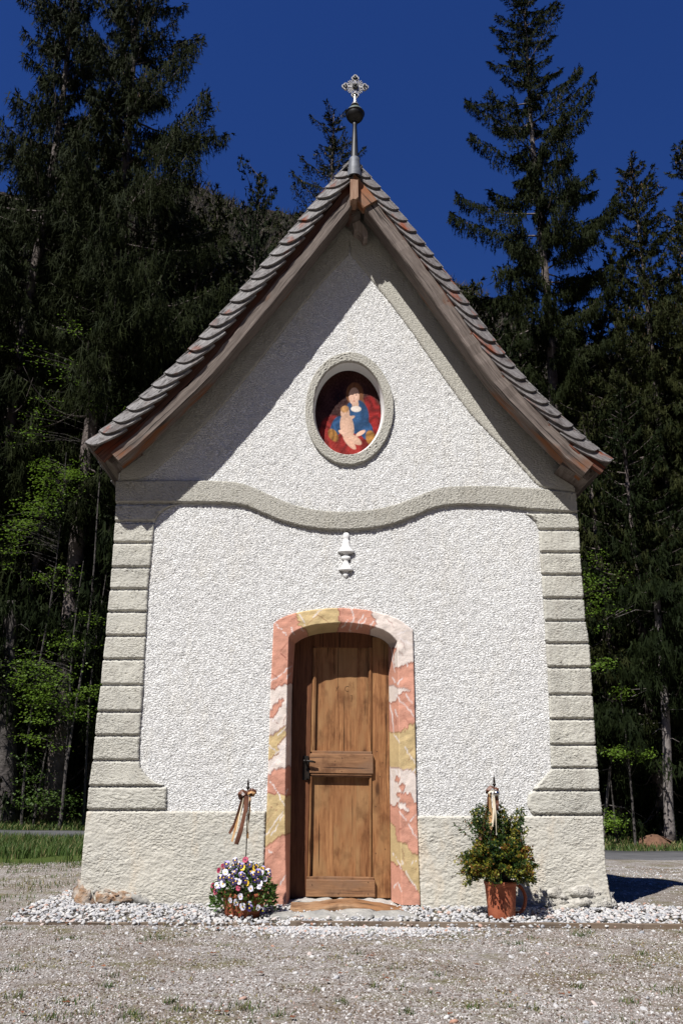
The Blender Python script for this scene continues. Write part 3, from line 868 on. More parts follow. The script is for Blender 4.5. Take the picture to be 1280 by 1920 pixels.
# ------------------------------------------------------------------ door
def door():
    d = empty('door', (0, 0, 0)); d.parent = chapel; d.location = Vector((0, 0, 0)) - Vector((0, 1.7, 0)); ORG[d.name] = np.zeros(3)
    Yf = DOOR_Y
    def bx(name, x0, y0, x1, y1, yf, yb, mat, bev=.004):
        a = pw(x0, y1, yf); b = pw(x1, y0, yf)
        # keep vertical edges true by averaging both corners
        a[0] = pw(x0, 1430, yf)[0]; b[0] = pw(x1, 1430, yf)[0]
        c = ((a[0] + b[0]) / 2, (yf + yb) / 2, (a[2] + b[2]) / 2)
        V, F = box_vf((0, 0, 0), (abs(b[0] - a[0]), abs(yb - yf), abs(b[2] - a[2])), bev)
        me = mesh_np(name, V, F, mat, smooth=False)
        o = bpy.data.objects.new(name, me); COL.objects.link(o); o.parent = d
        o.location = c
        ORG[o.name] = np.zeros(3)
        return o
    v, h, dk = M['door_v'], M['door_h'], M['door_dark']
    bx('backing', 535, 1150, 745, 1700, Yf + .055, Yf + .075, dk)
    # panel boards (upright), set back
    for xa, xb in ((586, 627), (627.08, 668), (668.08, 692)):
        bx('panel_board', xa, 1195, xb, 1420, Yf + .030 + random.uniform(0, .0012), Yf + .052, v, .0005)
    for xa, xb in ((584, 627), (627.08, 668), (668.08, 697)):
        bx('panel_board', xa, 1440, xb, 1660, Yf + .030 + random.uniform(0, .0012), Yf + .052, v, .0005)
    bx('stile', 538, 1170, 581.5, 1684, Yf + .006, Yf + .05, dk)
    bx('stile', 697.5, 1195, 731, 1684, Yf + .006, Yf + .05, v)
    bx('top_rail', 581.6, 1165, 697.4, 1213, Yf + .006, Yf + .05, dk)
    for xa, xb, ya, yb in ((582, 589.5, 1214, 1410), (690, 697.3, 1214, 1410), (581.8, 586, 1455, 1648), (692, 697.2, 1455, 1648)):
        bx('moulding', xa, ya, xb, yb, Yf - .004, Yf + .045, v)
        xm = (xa + xb) / 2
        bx('moulding', xm - 1.2, ya, xm + 1.2, yb, Yf - .010, Yf - .002, v, .002)
    bx('middle_rail', 580.5, 1414.5, 699.5, 1449.5, Yf - .030, Yf + .03, h, .004)
    bx('moulding', 584, 1409, 697, 1414.2, Yf - .016, Yf + .03, h, .003)
    bx('moulding', 583, 1449.8, 697.5, 1453.5, Yf - .022, Yf + .03, h, .003)
    bx('moulding', 585, 1453.8, 696, 1456.5, Yf - .012, Yf + .03, h, .002)
    bx('bottom_rail', 579, 1650.5, 703, 1681.5, Yf - .028, Yf + .03, h, .004)
    bx('moulding', 580, 1645, 701, 1650.2, Yf - .018, Yf + .03, h, .003)
    # lock plate, lever and keyhole loop
    c = pw(573, 1440, Yf)
    V, F = join(box_vf(c + [0, -.002, 0], (.052, .010, .20), .003), box_vf(c + [.02, -.01, -.045], (.03, .03, .09), .004))
    mk('lock_plate', V, F, M['iron'], d, smooth=False)
    a = pw(573, 1427, Yf)
    mk('handle', *join(tube([a + [0, 0, 0], a + [0, -.055, 0], a + [.012, -.068, 0], a + [.055, -.07, -.004], a + [.085, -.066, -.010]], [.009, .009, .010, .009, .007], 8),
                       lathe([(0, 0), (.013, 0), (.015, .01), (.012, .02), (0, .02)], a + [-.008, -.062, -.01], 10)), M['iron'], d)
    # nails
    parts = []
    for x, y in ((628, 1427), (627, 1434), (641, 1421), (640, 1446), (683, 1421), (706, 1409), (712, 1456), (717, 1430), (703, 1440), (585, 1659), (690, 1654), (634, 1676), (690, 1676), (704, 1600), (704, 1512), (722, 1592)):
        q = pw(x, y, Yf + (-.031 if x < 700 else .005))
        parts.append(box_vf(q, (.006, .004, .006), .001))
    o = mk('nail', *join(*parts), M['iron'], d, smooth=False); o['kind'] = 'stuff'
    # faint carved letters
    tb = []
    y = Yf + .029
    cen = pw(651, 1291.5, y); r = .022
    tb.append(tube([cen + [r * math.cos(t), 0, r * math.sin(t)] for t in np.linspace(.9, 5.2, 12)], .0013, 4))
    for l in ([(629.5, 1288), (631.5, 1291), (634.5, 1287)], [(631.5, 1291), (630, 1296)], [(656.5, 1304.5), (660.5, 1304), (658.5, 1316)]):
        tb.append(tube([pw(px, py, y) for px, py in l], .0012, 4))
    for v_, f_ in tb: mk('carved_letter', v_, f_, M['iron'], d)
door()

# ------------------------------------------------------------------ drop ornament under the cornice
def ornament():
    c = pw(648.5, 1041, -.008)
    k = 1 / 213.0
    def Z(py): return pw(648.5, py, -.008)[2] - c[2]
    prof = [(0, 998), (5, 999.5), (7, 1004), (6.5, 1009), (4, 1011.5), (6, 1012.5), (7.2, 1018), (8.5, 1024), (12, 1030), (18.5, 1034), (17, 1036), (7, 1038), (4.5, 1041), (5.5, 1042), (9.5, 1044), (9.5, 1048),
            (6, 1050), (4.5, 1052), (6, 1056), (10, 1063), (16.5, 1068), (15, 1070), (5.5, 1071), (4.2, 1075), (6, 1077), (4.5, 1080), (0, 1084)]
    V, F = lathe([(r * k * .9, Z(p)) for r, p in prof], c, 15, .5, True)
    mk('drop_ornament', V, F, M['smooth_plaster'], chapel)
ornament()

# ------------------------------------------------------------------ roof
def along(path, s):
    a = arc(path)
    return np.stack([np.interp(s, a, path[:, 0]), np.interp(s, a, path[:, 1])], -1)

def sweep(name, path, side, n0, n1, ya, yb, mat, jag=0.0, seed=0, cuts=(0, 1), step=3):
    """rectangular timber following the roof curve; n0..n1 = depth below the roof line, ya (front)..yb"""
    k0, k1 = int(cuts[0] * (len(path) - 1)), int(cuts[1] * (len(path) - 1)) + 1
    a0, _, _ = offs(path, n0 + jag * samp(N_MED, arc(path), seed), side)
    a1, _, _ = offs(path, n1, side)
    cx_ = pw(661, 300, YV)[0]
    for q_ in (a0, a1):
        q_[:, 0] = np.minimum(q_[:, 0], cx_) if side < 0 else np.maximum(q_[:, 0], cx_ + .001)
    am = a0 * .96 + a1 * .04
    A, B = a0[k0:k1:step], a1[k0:k1:step]
    am = am[k0:k1:step]
    s = arc(path)[k0:k1:step]
    bv = .010
    ring = [(A, yb, 0), (A, ya + bv, .2), (am, ya, .21), (B * .93 + A * .07, ya, .35), (B, ya + bv, .36), (B, yb, .6)]
    V, UV = [], []
    for P, y, u in ring:
        yy = y - (samp(N_MED, s * 1.1, seed + y) * .003 if y < yb else 0)
        V.append(np.stack([P[:, 0], np.full(len(P), 1.0) * yy, P[:, 1]], -1))
        UV.append(np.stack([s, np.full(len(P), u)], -1))
    n = len(s); m = len(ring)
    V = np.concatenate(V); UV = np.concatenate(UV)
    F = [tuple(q) for q in grid_faces(m, n)]
    F += [(j * n, ) + () for j in ()]
    F += [tuple(j * n for j in range(m)), tuple(j * n + n - 1 for j in range(m))[::-1]]
    F += [((m - 1) * n + i, (m - 1) * n + i + 1, i + 1, i) for i in range(n - 1)]
    return mk(name, V, F, mat, chapel, smooth=False, uv=UV)

YB = DEPTH + .35
for path, side in ((ROOF_L, -1), (ROOF_R, 1)):
    sweep('roof_decking', path, side, .030, .085, YV + .06, YB, M['soffit'], cuts=(0, .975))
W_L, W_R = .165, .125
sweep('verge_board', ROOF_L, -1, .09, .22, YV + .075, YV + .11, M['verge_wood'], .0)
sweep('verge_board', ROOF_R, 1, .09, .160, YV + .055, YV + .10, M['verge_wood'], .0)
sweep('barge_beam', ROOF_L, -1, .215, .325, YV + .05, YV + .235, M['beam'], .009, 1.0, (0.03, .985))
sweep('barge_beam', ROOF_R, 1, .130, .265, YV + .05, YV + .235, M['beam'], .004, 2.0, (0.03, .88))
o = sweep('barge_board', ROOF_R, 1, .115, .285, YV + .02, YV + .12, M['board_warm'], .002, 3.4, (.865, .985))
# rafters' feet boxing along the eaves
for path, side in ((ROOF_L, -1), (ROOF_R, 1)):
    t = (path[1] - path[0]) / np.linalg.norm(path[1] - path[0]); n = np.array([t[1], -t[0]]) * (-side)
    a = path[0] + t * .03
    Q = [a + n * .09, a + n * .25 + t * .02, a + n * .27 + t * .30, a + n * .10 + t * .30]
    V = [[q[0], y, q[1]] for y in (YV + .16, YB - .05) for q in Q]
    mk('eaves_board', V, [(0, 1, 2, 3), (7, 6, 5, 4), (0, 4, 5, 1), (1, 5, 6, 2), (2, 6, 7, 3), (3, 7, 4, 0)], M['soffit'], chapel, smooth=False)
    # doubled starter shingles, seen from below
    parts = []
    for i, y in enumerate(np.arange(YV + .085, YB, .115)):
        for lay in range(3):
            c = path[0] + t * (.012 + .035 * lay) + n * (.018 + .022 * lay)
            u = t * .16
            yy0, yy1 = y + .003 + .004 * lay, y + .112
            Q = [c, c + u, c + u + n * .012, c + n * .012]
            V8 = np.array([[q[0], yv, q[1]] for yv in (yy0, yy1) for q in Q]) + [0, 0, random.uniform(-.004, .004)]
            parts.append((V8, [(0, 1, 2, 3), (7, 6, 5, 4), (0, 4, 5, 1), (1, 5, 6, 2), (2, 6, 7, 3), (3, 7, 4, 0)]))
    o = mk('eaves_shingle', *join(*parts), M['shingle_red'], chapel, smooth=False); o['kind'] = 'stuff'

def verge_plate(W, seed, L=.34):
    """local: x down the rake, y across inwards, z outwards (towards the viewer)"""
    r = random.Random(seed)
    ns = np.array([0, .03, .25, .45, .57, .68, .78, .88, 1.0])
    al = np.array([-.008, 0, .002, -.004, -.014, -.034, -.066, -.13, -.25]) + np.array([r.uniform(-.003, .003) for _ in range(9)])
    top = [(-L, b * W) for b in ns]; bot = [(a, b * W) for a, b in zip(al, ns)]
    tilt = .15; th = .021
    V = []
    for (a, b), dz in [(p, 0) for p in top] + [(p, 0) for p in bot]:
        V.append((a, b, th + tilt * a + .010 * math.sin(b / W * 3.1)))
    n = len(ns)
    V += [(x, y, z - th) for x, y, z in V]
    F = []
    for i in range(n - 1):
        F.append((i, n + i, n + i + 1, i + 1))
        F.append((2 * n + i, 2 * n + i + 1, 3 * n + i + 1, 3 * n + i))
        F.append((n + i, 3 * n + i, 3 * n + i + 1, n + i + 1))
    F.append((0, 2 * n, 3 * n, n)); F.append((n - 1, 2 * n - 1, 4 * n - 1, 3 * n - 1))
    return np.array(V), F

PL = {}
for key, W in (('L', W_L), ('R', W_R)):
    PL[key] = []
    for k in range(7):
        V, F = verge_plate(W, k + (10 if key == 'R' else 0), .34 if k < 5 else (.10 if k == 5 else .22))
        if key == 'R': V = V * [1, -1, 1]; F = [f[::-1] for f in F]
        PL[key].append(mesh_np('verge_shingle', V, F, M['shingle' if key == 'L' else 'shingle_warm'], smooth=False))
random.seed(5)
for path, side, key, n in ((ROOF_L, -1, 'L', 25), (ROOF_R, 1, 'R', 26)):
    S = arc(path)[-1]; e = S / n
    tau = math.radians(24 if side < 0 else 14)
    for i in range(n):
        s = i * e
        if i >= n - 1: continue
        p = along(path, s)
        q = along(path, min(s + .12, S)); p_ = along(path, max(min(s + .12, S) - .15, 0))
        t = (q - p_) / np.linalg.norm(q - p_)
        nn = np.array([t[1], -t[0]]) * (-side)
        u3 = np.array([-t[0], 0, -t[1]])                       # down the rake
        w3 = np.array([nn[0], 0, nn[1]]) * math.cos(tau) + np.array([0, -1, 0]) * math.sin(tau)
        n3 = np.cross(u3, w3) if side < 0 else np.cross(w3, u3)
        if n3[1] > 0: n3 = -n3
        Yax = w3 if side < 0 else -w3
        Z3 = n3
        X3 = u3
        # make right-handed
        Rm = np.stack([X3, Yax, Z3], 1)
        if np.linalg.det(Rm) < 0: Rm = np.stack([X3, Yax, np.cross(X3, Yax)], 1)
        o = bpy.data.objects.new('verge_shingle', PL[key][random.randrange(5) if i < n - 3 else (6 if i == n - 3 else 5)]); COL.objects.link(o); o.parent = chapel
        loc = np.array([p[0], YV + .045, p[1]]) - ORG[chapel.name] + np.array([random.uniform(-.003, .003), random.uniform(-.004, .004), random.uniform(-.003, .003)])
        mtx = Matrix([list(Rm[r]) + [loc[r]] for r in range(3)] + [[0, 0, 0, 1]])
        o.matrix_basis = mtx @ Matrix.Rotation(random.uniform(-.02, .02), 4, 'Z')
        ORG[o.name] = np.zeros(3)
    # field of the roof
    parts = []
    rr = random.Random(11)
    for i in range(n):
        s = i * e
        p = along(path, s); q = along(path, min(s + .26, S))
        if np.linalg.norm(q - p) < .05: continue
        t = (q - p) / np.linalg.norm(q - p); nn = np.array([t[1], -t[0]]) * (-side)
        y = YV + .03 - (.06 if i % 2 else 0)
        while y < YB:
            wd = rr.uniform(.09, .15)
            ln = rr.uniform(.25, .27) * (1 if s + .26 < S else max(.2, (S - s) / .26))
            a = p - t * rr.uniform(0, .012) - nn * .012
            b = a + t * ln + nn * .026
            y0, y1 = max(y, YV + .028) + .002, y + wd - .002
            if y1 - y0 > .02:
                Q = [a, b, b + nn * .011, a + nn * .011]
                V8 = np.array([[v[0], yy, v[1]] for yy in (y0, y1) for v in Q])
                parts.append((V8, [(0, 1, 2, 3), (7, 6, 5, 4), (0, 4, 5, 1), (1, 5, 6, 2), (2, 6, 7, 3), (3, 7, 4, 0)]))
            y += wd
    o = mk('roof_shingle', *join(*parts), M['shingle'], chapel, smooth=False); o['kind'] = 'stuff'

# king post end, purlin bracket
def px_prism(name, pts, ya, yb, mat):
    V = [pw(a, b, ya) for a, b in pts] + [pw(a, b, ya) + [0, yb - ya, 0] for a, b in pts]
    n = len(pts)
    F = [tuple(range(n))[::-1], tuple(range(n, 2 * n))] + [(i, (i + 1) % n, n + (i + 1) % n, n + i) for i in range(n)]
    return mk(name, V, F, mat, chapel, smooth=False)
M['post'] = m_wood('king_post_wood', (.40, .27, .19), (.2, .1, .06), (.4, .16, .07), .5, 2, .8, False, 'Object', False)
px_prism('king_post', [(656.5, 336), (671, 336), (671.5, 369), (667, 373), (661, 372.5), (656.5, 376)], YV - .03, YV + .14, M['post'])
M['bracket'] = m_wood('bracket_wood', (.42, .36, .32), (.2, .15, .13), (.3, .1, .05), .35, 2, .8, False, 'Object', False)
px_prism('purlin_bracket', [(663, 405), (667, 406), (673, 412), (683, 424), (689, 434), (689, 443), (681, 445), (678, 438), (670, 431), (664, 429), (661, 420)], YV + .26, YV + .40, M['bracket'])
px_prism('ridge_beam', [(647, 352), (672, 352), (676, 400), (660, 408), (646, 398)], YV + .16, YV + .36, M['soffit'])

def finial():
    f = empty('finial', (0, 0, 0)); f.parent = chapel; f.location = (0, -1.7, 0); ORG[f.name] = np.zeros(3)
    Y = -.41
    k = 1 / 192.0
    base = pw(664, 332, Y)
    def zz(py): return pw(664.3, py, Y)[2]
    c = np.array([pw(664.3, 300, Y)[0], Y, 0])
    mk('cap', *lathe([(14.2 * k, zz(334)), (13.5 * k, zz(328)), (11 * k, zz(306)), (10 * k, zz(299)), (8 * k, zz(297))], c, 20), M['zinc'], f)
    # skirt of the cap saddled over the ridge
    parts = []
    for sx in (-1, 1):
        A = np.array([[c[0], Y - .12, zz(322)], [c[0], Y + .12, zz(322)], [c[0] + sx * .16, Y + .12, zz(352) ], [c[0] + sx * .16, Y - .12, zz(352)]])
    mk('pole', *lathe([(8.2 * k, zz(301)), (7.5 * k, zz(295)), (5.6 * k, zz(262)), (4.0 * k, zz(236)), (5 * k, zz(233)), (3 * k, zz(228))], c, 16), M['pole'], f)
    bc = zz(215)
    R = 18 * k
    prof = [(.2 * R, bc - .98 * R)] + [(R * .98 * math.cos(a), bc + R * .95 * math.sin(a)) for a in np.linspace(-1.35, .05, 10)]
    prof += [(1.06 * R, bc + .06 * R), (1.06 * R, bc + .14 * R), (.97 * R, bc + .15 * R)]
    mk('ball', *lathe(prof, c, 24), M['ball'], f)
    mk('ball_cap', *lathe([(.985 * R, bc + .16 * R)] + [(R * .95 * math.cos(a), bc + .12 * R + R * .78 * math.sin(a)) for a in np.linspace(.1, 1.5, 8)], c, 24), M['verdigris'], f)
    # cross
    cc = np.array([pw(665.5, 163, Y)[0], Y, zz(163)])
    parts = [lathe([(8.3 * k, zz(198.5)), (7.5 * k, zz(197)), (4 * k, zz(192)), (3 * k, zz(184)), (2.6 * k, zz(178))], c, 12)]
    th = .016
    zk = k * 1.12
    def bar(x0, z0, x1, z1, w0, w1, t=th):
        a = np.array([x0, z0]); b = np.array([x1, z1]); d = (b - a) / np.linalg.norm(b - a); n = np.array([-d[1], d[0]])
        Q = [a - n * w0, b - n * w1, b + n * w1, a + n * w0]
        V = np.array([[cc[0] + q[0] * k, Y + s * t / 2, cc[2] + q[1] * zk] for s in (-1, 1) for q in Q])
        return V, [(0, 1, 2, 3), (7, 6, 5, 4), (0, 4, 5, 1), (1, 5, 6, 2), (2, 6, 7, 3), (3, 7, 4, 0)]
    parts += [bar(0, 0, 20, 0, 2.6, 2.0), bar(0, 0, -20, 0, 2.6, 2.0), bar(0, 0, 0, 20, 3.0, 2.4), bar(0, 0, 0, -20, 2.6, 2.4)]
    def disc(x, z, r, t=th * 1.1):
        cxx = np.array([cc[0] + x * k, Y, cc[2] + z * zk]); n = 14
        V = [[cxx[0] + r * k * math.cos(a), Y + s * t / 2, cxx[2] + r * zk * math.sin(a)] for s in (-1, 1) for a in np.linspace(0, 2 * math.pi, n + 1)[:-1]]
        return V, [tuple(range(n)), tuple(range(n, 2 * n))[::-1]] + [(i, n + i, n + (i + 1) % n, (i + 1) % n) for i in range(n)]
    knobs = []
    for dx, dz in ((1, 0), (-1, 0), (0, 1), (0, -1)):
        for k2, (a, b) in enumerate(((4.2, 0), (0, 3.6), (0, -3.6), (-1.5, 0))):
            x = dx * (20 + a) + dz * b; z = dz * (20 + a) + dx * b
            if k2 < 3: parts.append(disc(x * .93, z * .93, 4.4, th * (1.0 + .05 * k2)))
            q = [cc[0] + x * .93 * k, Y - .012, cc[2] + z * .93 * zk]
            knobs.append(lathe([(0, -.0105), (.0075, -.0075), (.0105, 0), (.0075, .0075), (0, .0105)], q, 8))
    for q in range(4):
        for j, a in enumerate((-20, -8, 5, 18)):
            ang = math.radians(45 + 90 * q + a); L = 19.5 - abs(a) * .18
            parts.append(bar(5 * math.cos(ang), 5 * math.sin(ang), L * math.cos(ang), L * math.sin(ang), .5, .85, th * .5 + .001 * j))
    mk('cross', *join(*parts), M['silver'], f, smooth=False)
    for j in range(8):
        a = j * math.pi / 4 + .2
        knobs.append(lathe([(0, -.02), (.007, -.008), (.009, 0), (.007, .008), (0, .02)], [cc[0] + .024 * math.cos(a), Y - .018 - .004 * (j % 2), cc[2] + .024 * math.sin(a)], 6))
    knobs.append(lathe([(0, -.013), (.01, -.008), (.014, 0), (.01, .008), (0, .013)], [cc[0], Y - .024, cc[2]], 8))
    mk('cross_knob', *join(*knobs), M['pole'], f)['kind'] = 'stuff'
finial()

# ------------------------------------------------------------------ threshold, step stones, foundation stones
def rock(name, c, s, mat, parent, seed, rot=0.0, rough=.16, flat=.0):
    import bmesh
    bm = bmesh.new(); bmesh.ops.create_icosphere(bm, subdivisions=3, radius=1.0)
    V = np.array([v.co[:] for v in bm.verts]); F = [tuple(v.index for v in f.verts) for f in bm.faces]; bm.free()
    r = np.random.default_rng(seed)
    V = np.sign(V) * np.abs(V) ** .78
    for _ in range(7):
        d = r.standard_normal(3); d /= np.linalg.norm(d)
        h = r.uniform(.62, .95); k = V @ d; V = V - d * np.clip(k - h, 0, None)[:, None] * .9
    n = samp(N_MED, V[:, 0] * .35 + seed, V[:, 2] * .35 + V[:, 1] * .3) * rough * .5 + samp(N_ROUGH, V[:, 0] * .3 + seed, V[:, 2] * .3 + V[:, 1] * .2) * rough * .12
    V = V * (1 + n[:, None]) * np.array(s)
    cr, sr = math.cos(rot), math.sin(rot)
    V = np.stack([V[:, 0] * cr - V[:, 1] * sr, V[:, 0] * sr + V[:, 1] * cr, V[:, 2]], -1) + c
    return mk(name, V, F, mat, parent)

def base_bits():
    # worn threshold plank
    nx, ny = 60, 8
    x0, x1 = pw(545, 1700, -.2)[0], pw(754, 1700, -.2)[0]
    xs = np.linspace(x0, x1, nx)
    t = np.linspace(0, 1, nx)
    top = .052 + .012 * np.cos(t * 2 * math.pi) * -1 - .010 * np.sin(t * math.pi * 3) * .6 - .02 * smooth01((t - .8) / .2)
    rows = []
    for yy, dz in ((-.06, -.05), (-.06, -.002), (-.10, .002), (-.20, -.002), (-.32, -.008), (-.350, -.014), (-.356, -.022), (-.356, -.075)):
        rows.append(np.stack([xs, np.full(nx, yy) + samp(N_MED, xs, yy) * .004, top + dz + samp(N_MED, xs, yy * 3) * .0015], -1))
    V = np.concatenate(rows); F = [tuple(q) for q in grid_faces(ny, nx)]
    F += [tuple(j * nx for j in range(ny)), tuple(j * nx + nx - 1 for j in range(ny))[::-1]]
    # local frame so the grain follows the plank
    mk('threshold_plank', V, F, M['step_wood'], chapel, smooth=False)
    # mortar bed between door and stones
    xs = np.linspace(pw(508, 1700, -.3)[0], pw(772, 1700, -.3)[0], 80)
    rows = []
    for yy, z in ((.30, .035), (.05, .035), (-.06, .030), (-.20, .008), (-.34, -.012), (-.46, -.03), (-.52, -.08)):
        e = np.minimum(xs - xs[0], xs[-1] - xs)
        zz = z - .045 * (1 - smooth01(e / .22)) + samp(N_MED, xs, yy) * .006
        rows.append(np.stack([xs, np.full(len(xs), yy) + samp(N_MED, xs, yy + 2) * .01, zz], -1))
    mk('step_bed', np.concatenate(rows), grid_faces(len(rows), len(xs)), M['concrete'], chapel)
    for i, (px, py, sx, sy, sz, rot) in enumerate(((538, 1715, .18, .12, .045, .1), (606, 1713, .27, .13, .064, 0), (664, 1711, .22, .12, .064, .03), (732, 1714, .23, .12, .060, -.03))):
        c = pw(px, py, -.50); c[2] = -.020
        rock('step_stone', c, (sx, sy, sz), M['rock_grey'], chapel, 30 + i, rot, .13)
    # ochre stones breaking out of the left corner
    for i, (px, py, sx, sy, sz, m) in enumerate(((157, 1684, .075, .10, .085, 'rock_ochre'), (190, 1690, .10, .10, .07, 'rock_ochre'), (207, 1672, .10, .08, .045, 'rock_ochre'), (231, 1686, .09, .09, .06, 'rock_ochre'),
                                                 (256, 1685, .085, .09, .065, 'rock_grey'), (184, 1668, .055, .07, .03, 'rock_grey'), (216, 1695, .07, .08, .04, 'rock_grey'))):
        c = pw(px, py, -.04); c[1] = .015
        rock('foundation_stone', c, (sx * 1.25, sy * .8, sz * 1.15), M[m], chapel, 50 + i, 0, .35)
    for i, (px, py, sx, sy, sz) in enumerate(((1052, 1672, .13, .07, .07), (1098, 1670, .14, .08, .06), (1040, 1692, .11, .08, .06), (1078, 1694, .13, .09, .07), (1120, 1690, .14, .12, .075), (1062, 1706, .15, .11, .05), (1112, 1708, .17, .14, .05), (1136, 1676, .06, .10, .07))):
        c = pw(px, py, -.06); c[1] = .02 if i not in (4, 6, 7) else .07
        rock('foundation_stone', c, (sx * 1.3, sy * .9, sz * 1.15), M['rock_pale'], chapel, 70 + i, 0, .24)
base_bits()

# ------------------------------------------------------------------ scattered stones (geometry nodes, one stuff object each)
def stone_protos(name, n, mat, seed):
    import bmesh
    c = bpy.data.collections.new(name + '_shapes')
    r = np.random.default_rng(seed)
    for k in range(n):
        bm = bmesh.new(); bmesh.ops.create_icosphere(bm, subdivisions=2, radius=1.0)
        V = np.array([v.co[:] for v in bm.verts]); F = [tuple(v.index for v in f.verts) for f in bm.faces]; bm.free()
        for _ in range(6):
            d = r.standard_normal(3); d /= np.linalg.norm(d); kk = V @ d
            V = V - d * np.clip(kk - r.uniform(.5, .9), 0, None)[:, None]
        V = V * r.uniform([.8, .65, .45], [1.1, .95, .7])
        me = mesh_np('stone', V, F, mat, smooth=True)
        o = bpy.data.objects.new('stone_shape', me); c.objects.link(o)
    return c

def scatter(name, pts, protos, smin, smax, label, upright=.5, seed=0):
    me = bpy.data.meshes.new(name); me.from_pydata([tuple(p) for p in pts], [], [])
    o = bpy.data.objects.new(name, me); COL.objects.link(o)
    ng = bpy.data.node_groups.new(name, 'GeometryNodeTree')
    ng.interface.new_socket('Geometry', in_out='INPUT', socket_type='NodeSocketGeometry')
    ng.interface.new_socket('Geometry', in_out='OUTPUT', socket_type='NodeSocketGeometry')
    N = ng.nodes; L = ng.links
    gi = N.new('NodeGroupInput'); go = N.new('NodeGroupOutput')
    mp = N.new('GeometryNodeMeshToPoints'); ip = N.new('GeometryNodeInstanceOnPoints')
    ci = N.new('GeometryNodeCollectionInfo'); ci.inputs['Collection'].default_value = protos
    ci.inputs['Separate Children'].default_value = True; ci.inputs['Reset Children'].default_value = True
    ip.inputs['Pick Instance'].default_value = True
    ri = N.new('FunctionNodeRandomValue'); ri.data_type = 'INT'
    ri.inputs[4].default_value = 0; ri.inputs[5].default_value = len(protos.objects) - 1; ri.inputs['Seed'].default_value = seed
    rr = N.new('FunctionNodeRandomValue'); rr.data_type = 'FLOAT_VECTOR'
    rr.inputs[0].default_value = (-upright, -upright, 0); rr.inputs[1].default_value = (upright, upright, 6.28); rr.inputs['Seed'].default_value = seed + 1
    rs = N.new('FunctionNodeRandomValue'); rs.data_type = 'FLOAT'
    rs.inputs[2].default_value = 0.0; rs.inputs[3].default_value = 1.0; rs.inputs['Seed'].default_value = seed + 2
    pwn = N.new('ShaderNodeMath'); pwn.operation = 'POWER'; pwn.inputs[1].default_value = 2.2
    mr = N.new('ShaderNodeMapRange'); mr.inputs[3].default_value = smin; mr.inputs[4].default_value = smax
    L.new(gi.outputs[0], mp.inputs['Mesh']); L.new(mp.outputs[0], ip.inputs['Points'])
    L.new(ci.outputs[0], ip.inputs['Instance']); L.new(ri.outputs[2], ip.inputs['Instance Index'])
    L.new(rr.outputs[0], ip.inputs['Rotation']); L.new(rs.outputs[1], pwn.inputs[0]); L.new(pwn.outputs[0], mr.inputs[0])
    L.new(mr.outputs[0], ip.inputs['Scale']); L.new(ip.outputs[0], go.inputs[0])
    md = o.modifiers.new('scatter', 'NODES'); md.node_group = ng
    tag(o, label, kind='stuff')
    return o

def m_stone(name, stops, dirt=None):
    t = NT(name, .85, .25)
    oi = t.n.new('ShaderNodeObjectInfo')
    c = t.ramp(oi.outputs['Random'], stops)
    n = t.noise(t.tc.outputs['Object'], 2.2, 4, .6)
    t.color(t.mix(1.0, c, t.ramp(n, [(.3, (.78, .77, .76)), (.7, (1, 1, 1))]), 'MULTIPLY'))
    return t.m
M['peb'] = m_stone('white_pebble', [(0, (.30, .31, .33)), (.25, (.45, .45, .46)), (.55, (.50, .495, .49)), (.85, (.61, .60, .58)), (.95, (.52, .43, .39)), (1, (.42, .24, .17))])
M['grv'] = m_stone('gravel_stone', [(0, (.06, .042, .03)), (.2, (.17, .125, .10)), (.42, (.29, .265, .245)), (.7, (.37, .345, .325)), (.88, (.52, .50, .48)), (.96, (.64, .63, .62)), (1, (.26, .13, .08))])
peb = stone_protos('pebble', 6, M['peb'], 1)
grv = stone_protos('gravel', 6, M['grv'], 2)

# white pebble bed round the foot of the walls
EDGE_Y = pz(640, 1730, 0)[1]
CEN_L = [pz(4, 1727, 0)[:2], pz(92, 1682, 0)[:2], pz(150, 1659, 0)[:2]]
def on_ground(P):
    return np.c_[P, terrain(P[:, 0], P[:, 1])]
def fill(poly, n, r):
    poly = np.array(poly); lo, hi = poly.min(0), poly.max(0)
    P = r.uniform(lo, hi, (int(n), 2))
    return P[in_poly(P[:, 0], P[:, 1], poly)]
BED = [tuple(CEN_L[0]), tuple(CEN_L[1]), tuple(CEN_L[2]), (-2.0, 3.0), (-2.0, .04), (2.1, .04), (2.1, 3.5), (2.36, 3.5), (2.40, .35), (2.75, .02), (3.6, -.28), (5.0, EDGE_Y + .02), (5.0, EDGE_Y + .015)]
r = np.random.default_rng(5)
P = fill(BED, 38000, r)
P3 = on_ground(P); P3[:, 2] = np.where(P[:, 1] < .1, -.018, P3[:, 2]) + r.uniform(0, .016, len(P)) + .018 * smooth01((P[:, 1] - EDGE_Y - .02) / .25) * (P[:, 1] < .3)
scatter('pebble_bed', P3, peb, .010, .025, 'white rounded pebbles laid in a bed along the foot of the chapel', .6, 3)
# spill of white chippings in front of the doorstep
c0 = pz(655, 1738, -.02)[:2]
P = np.c_[c0[0] + r.normal(0, .48, 1900), c0[1] - np.abs(r.normal(0, .17, 1900)) - .025]
scatter('white_chippings', on_ground(P) + [0, 0, .004], peb, .007, .018, 'white chippings spilled in front of the doorstep edging', .6, 9)
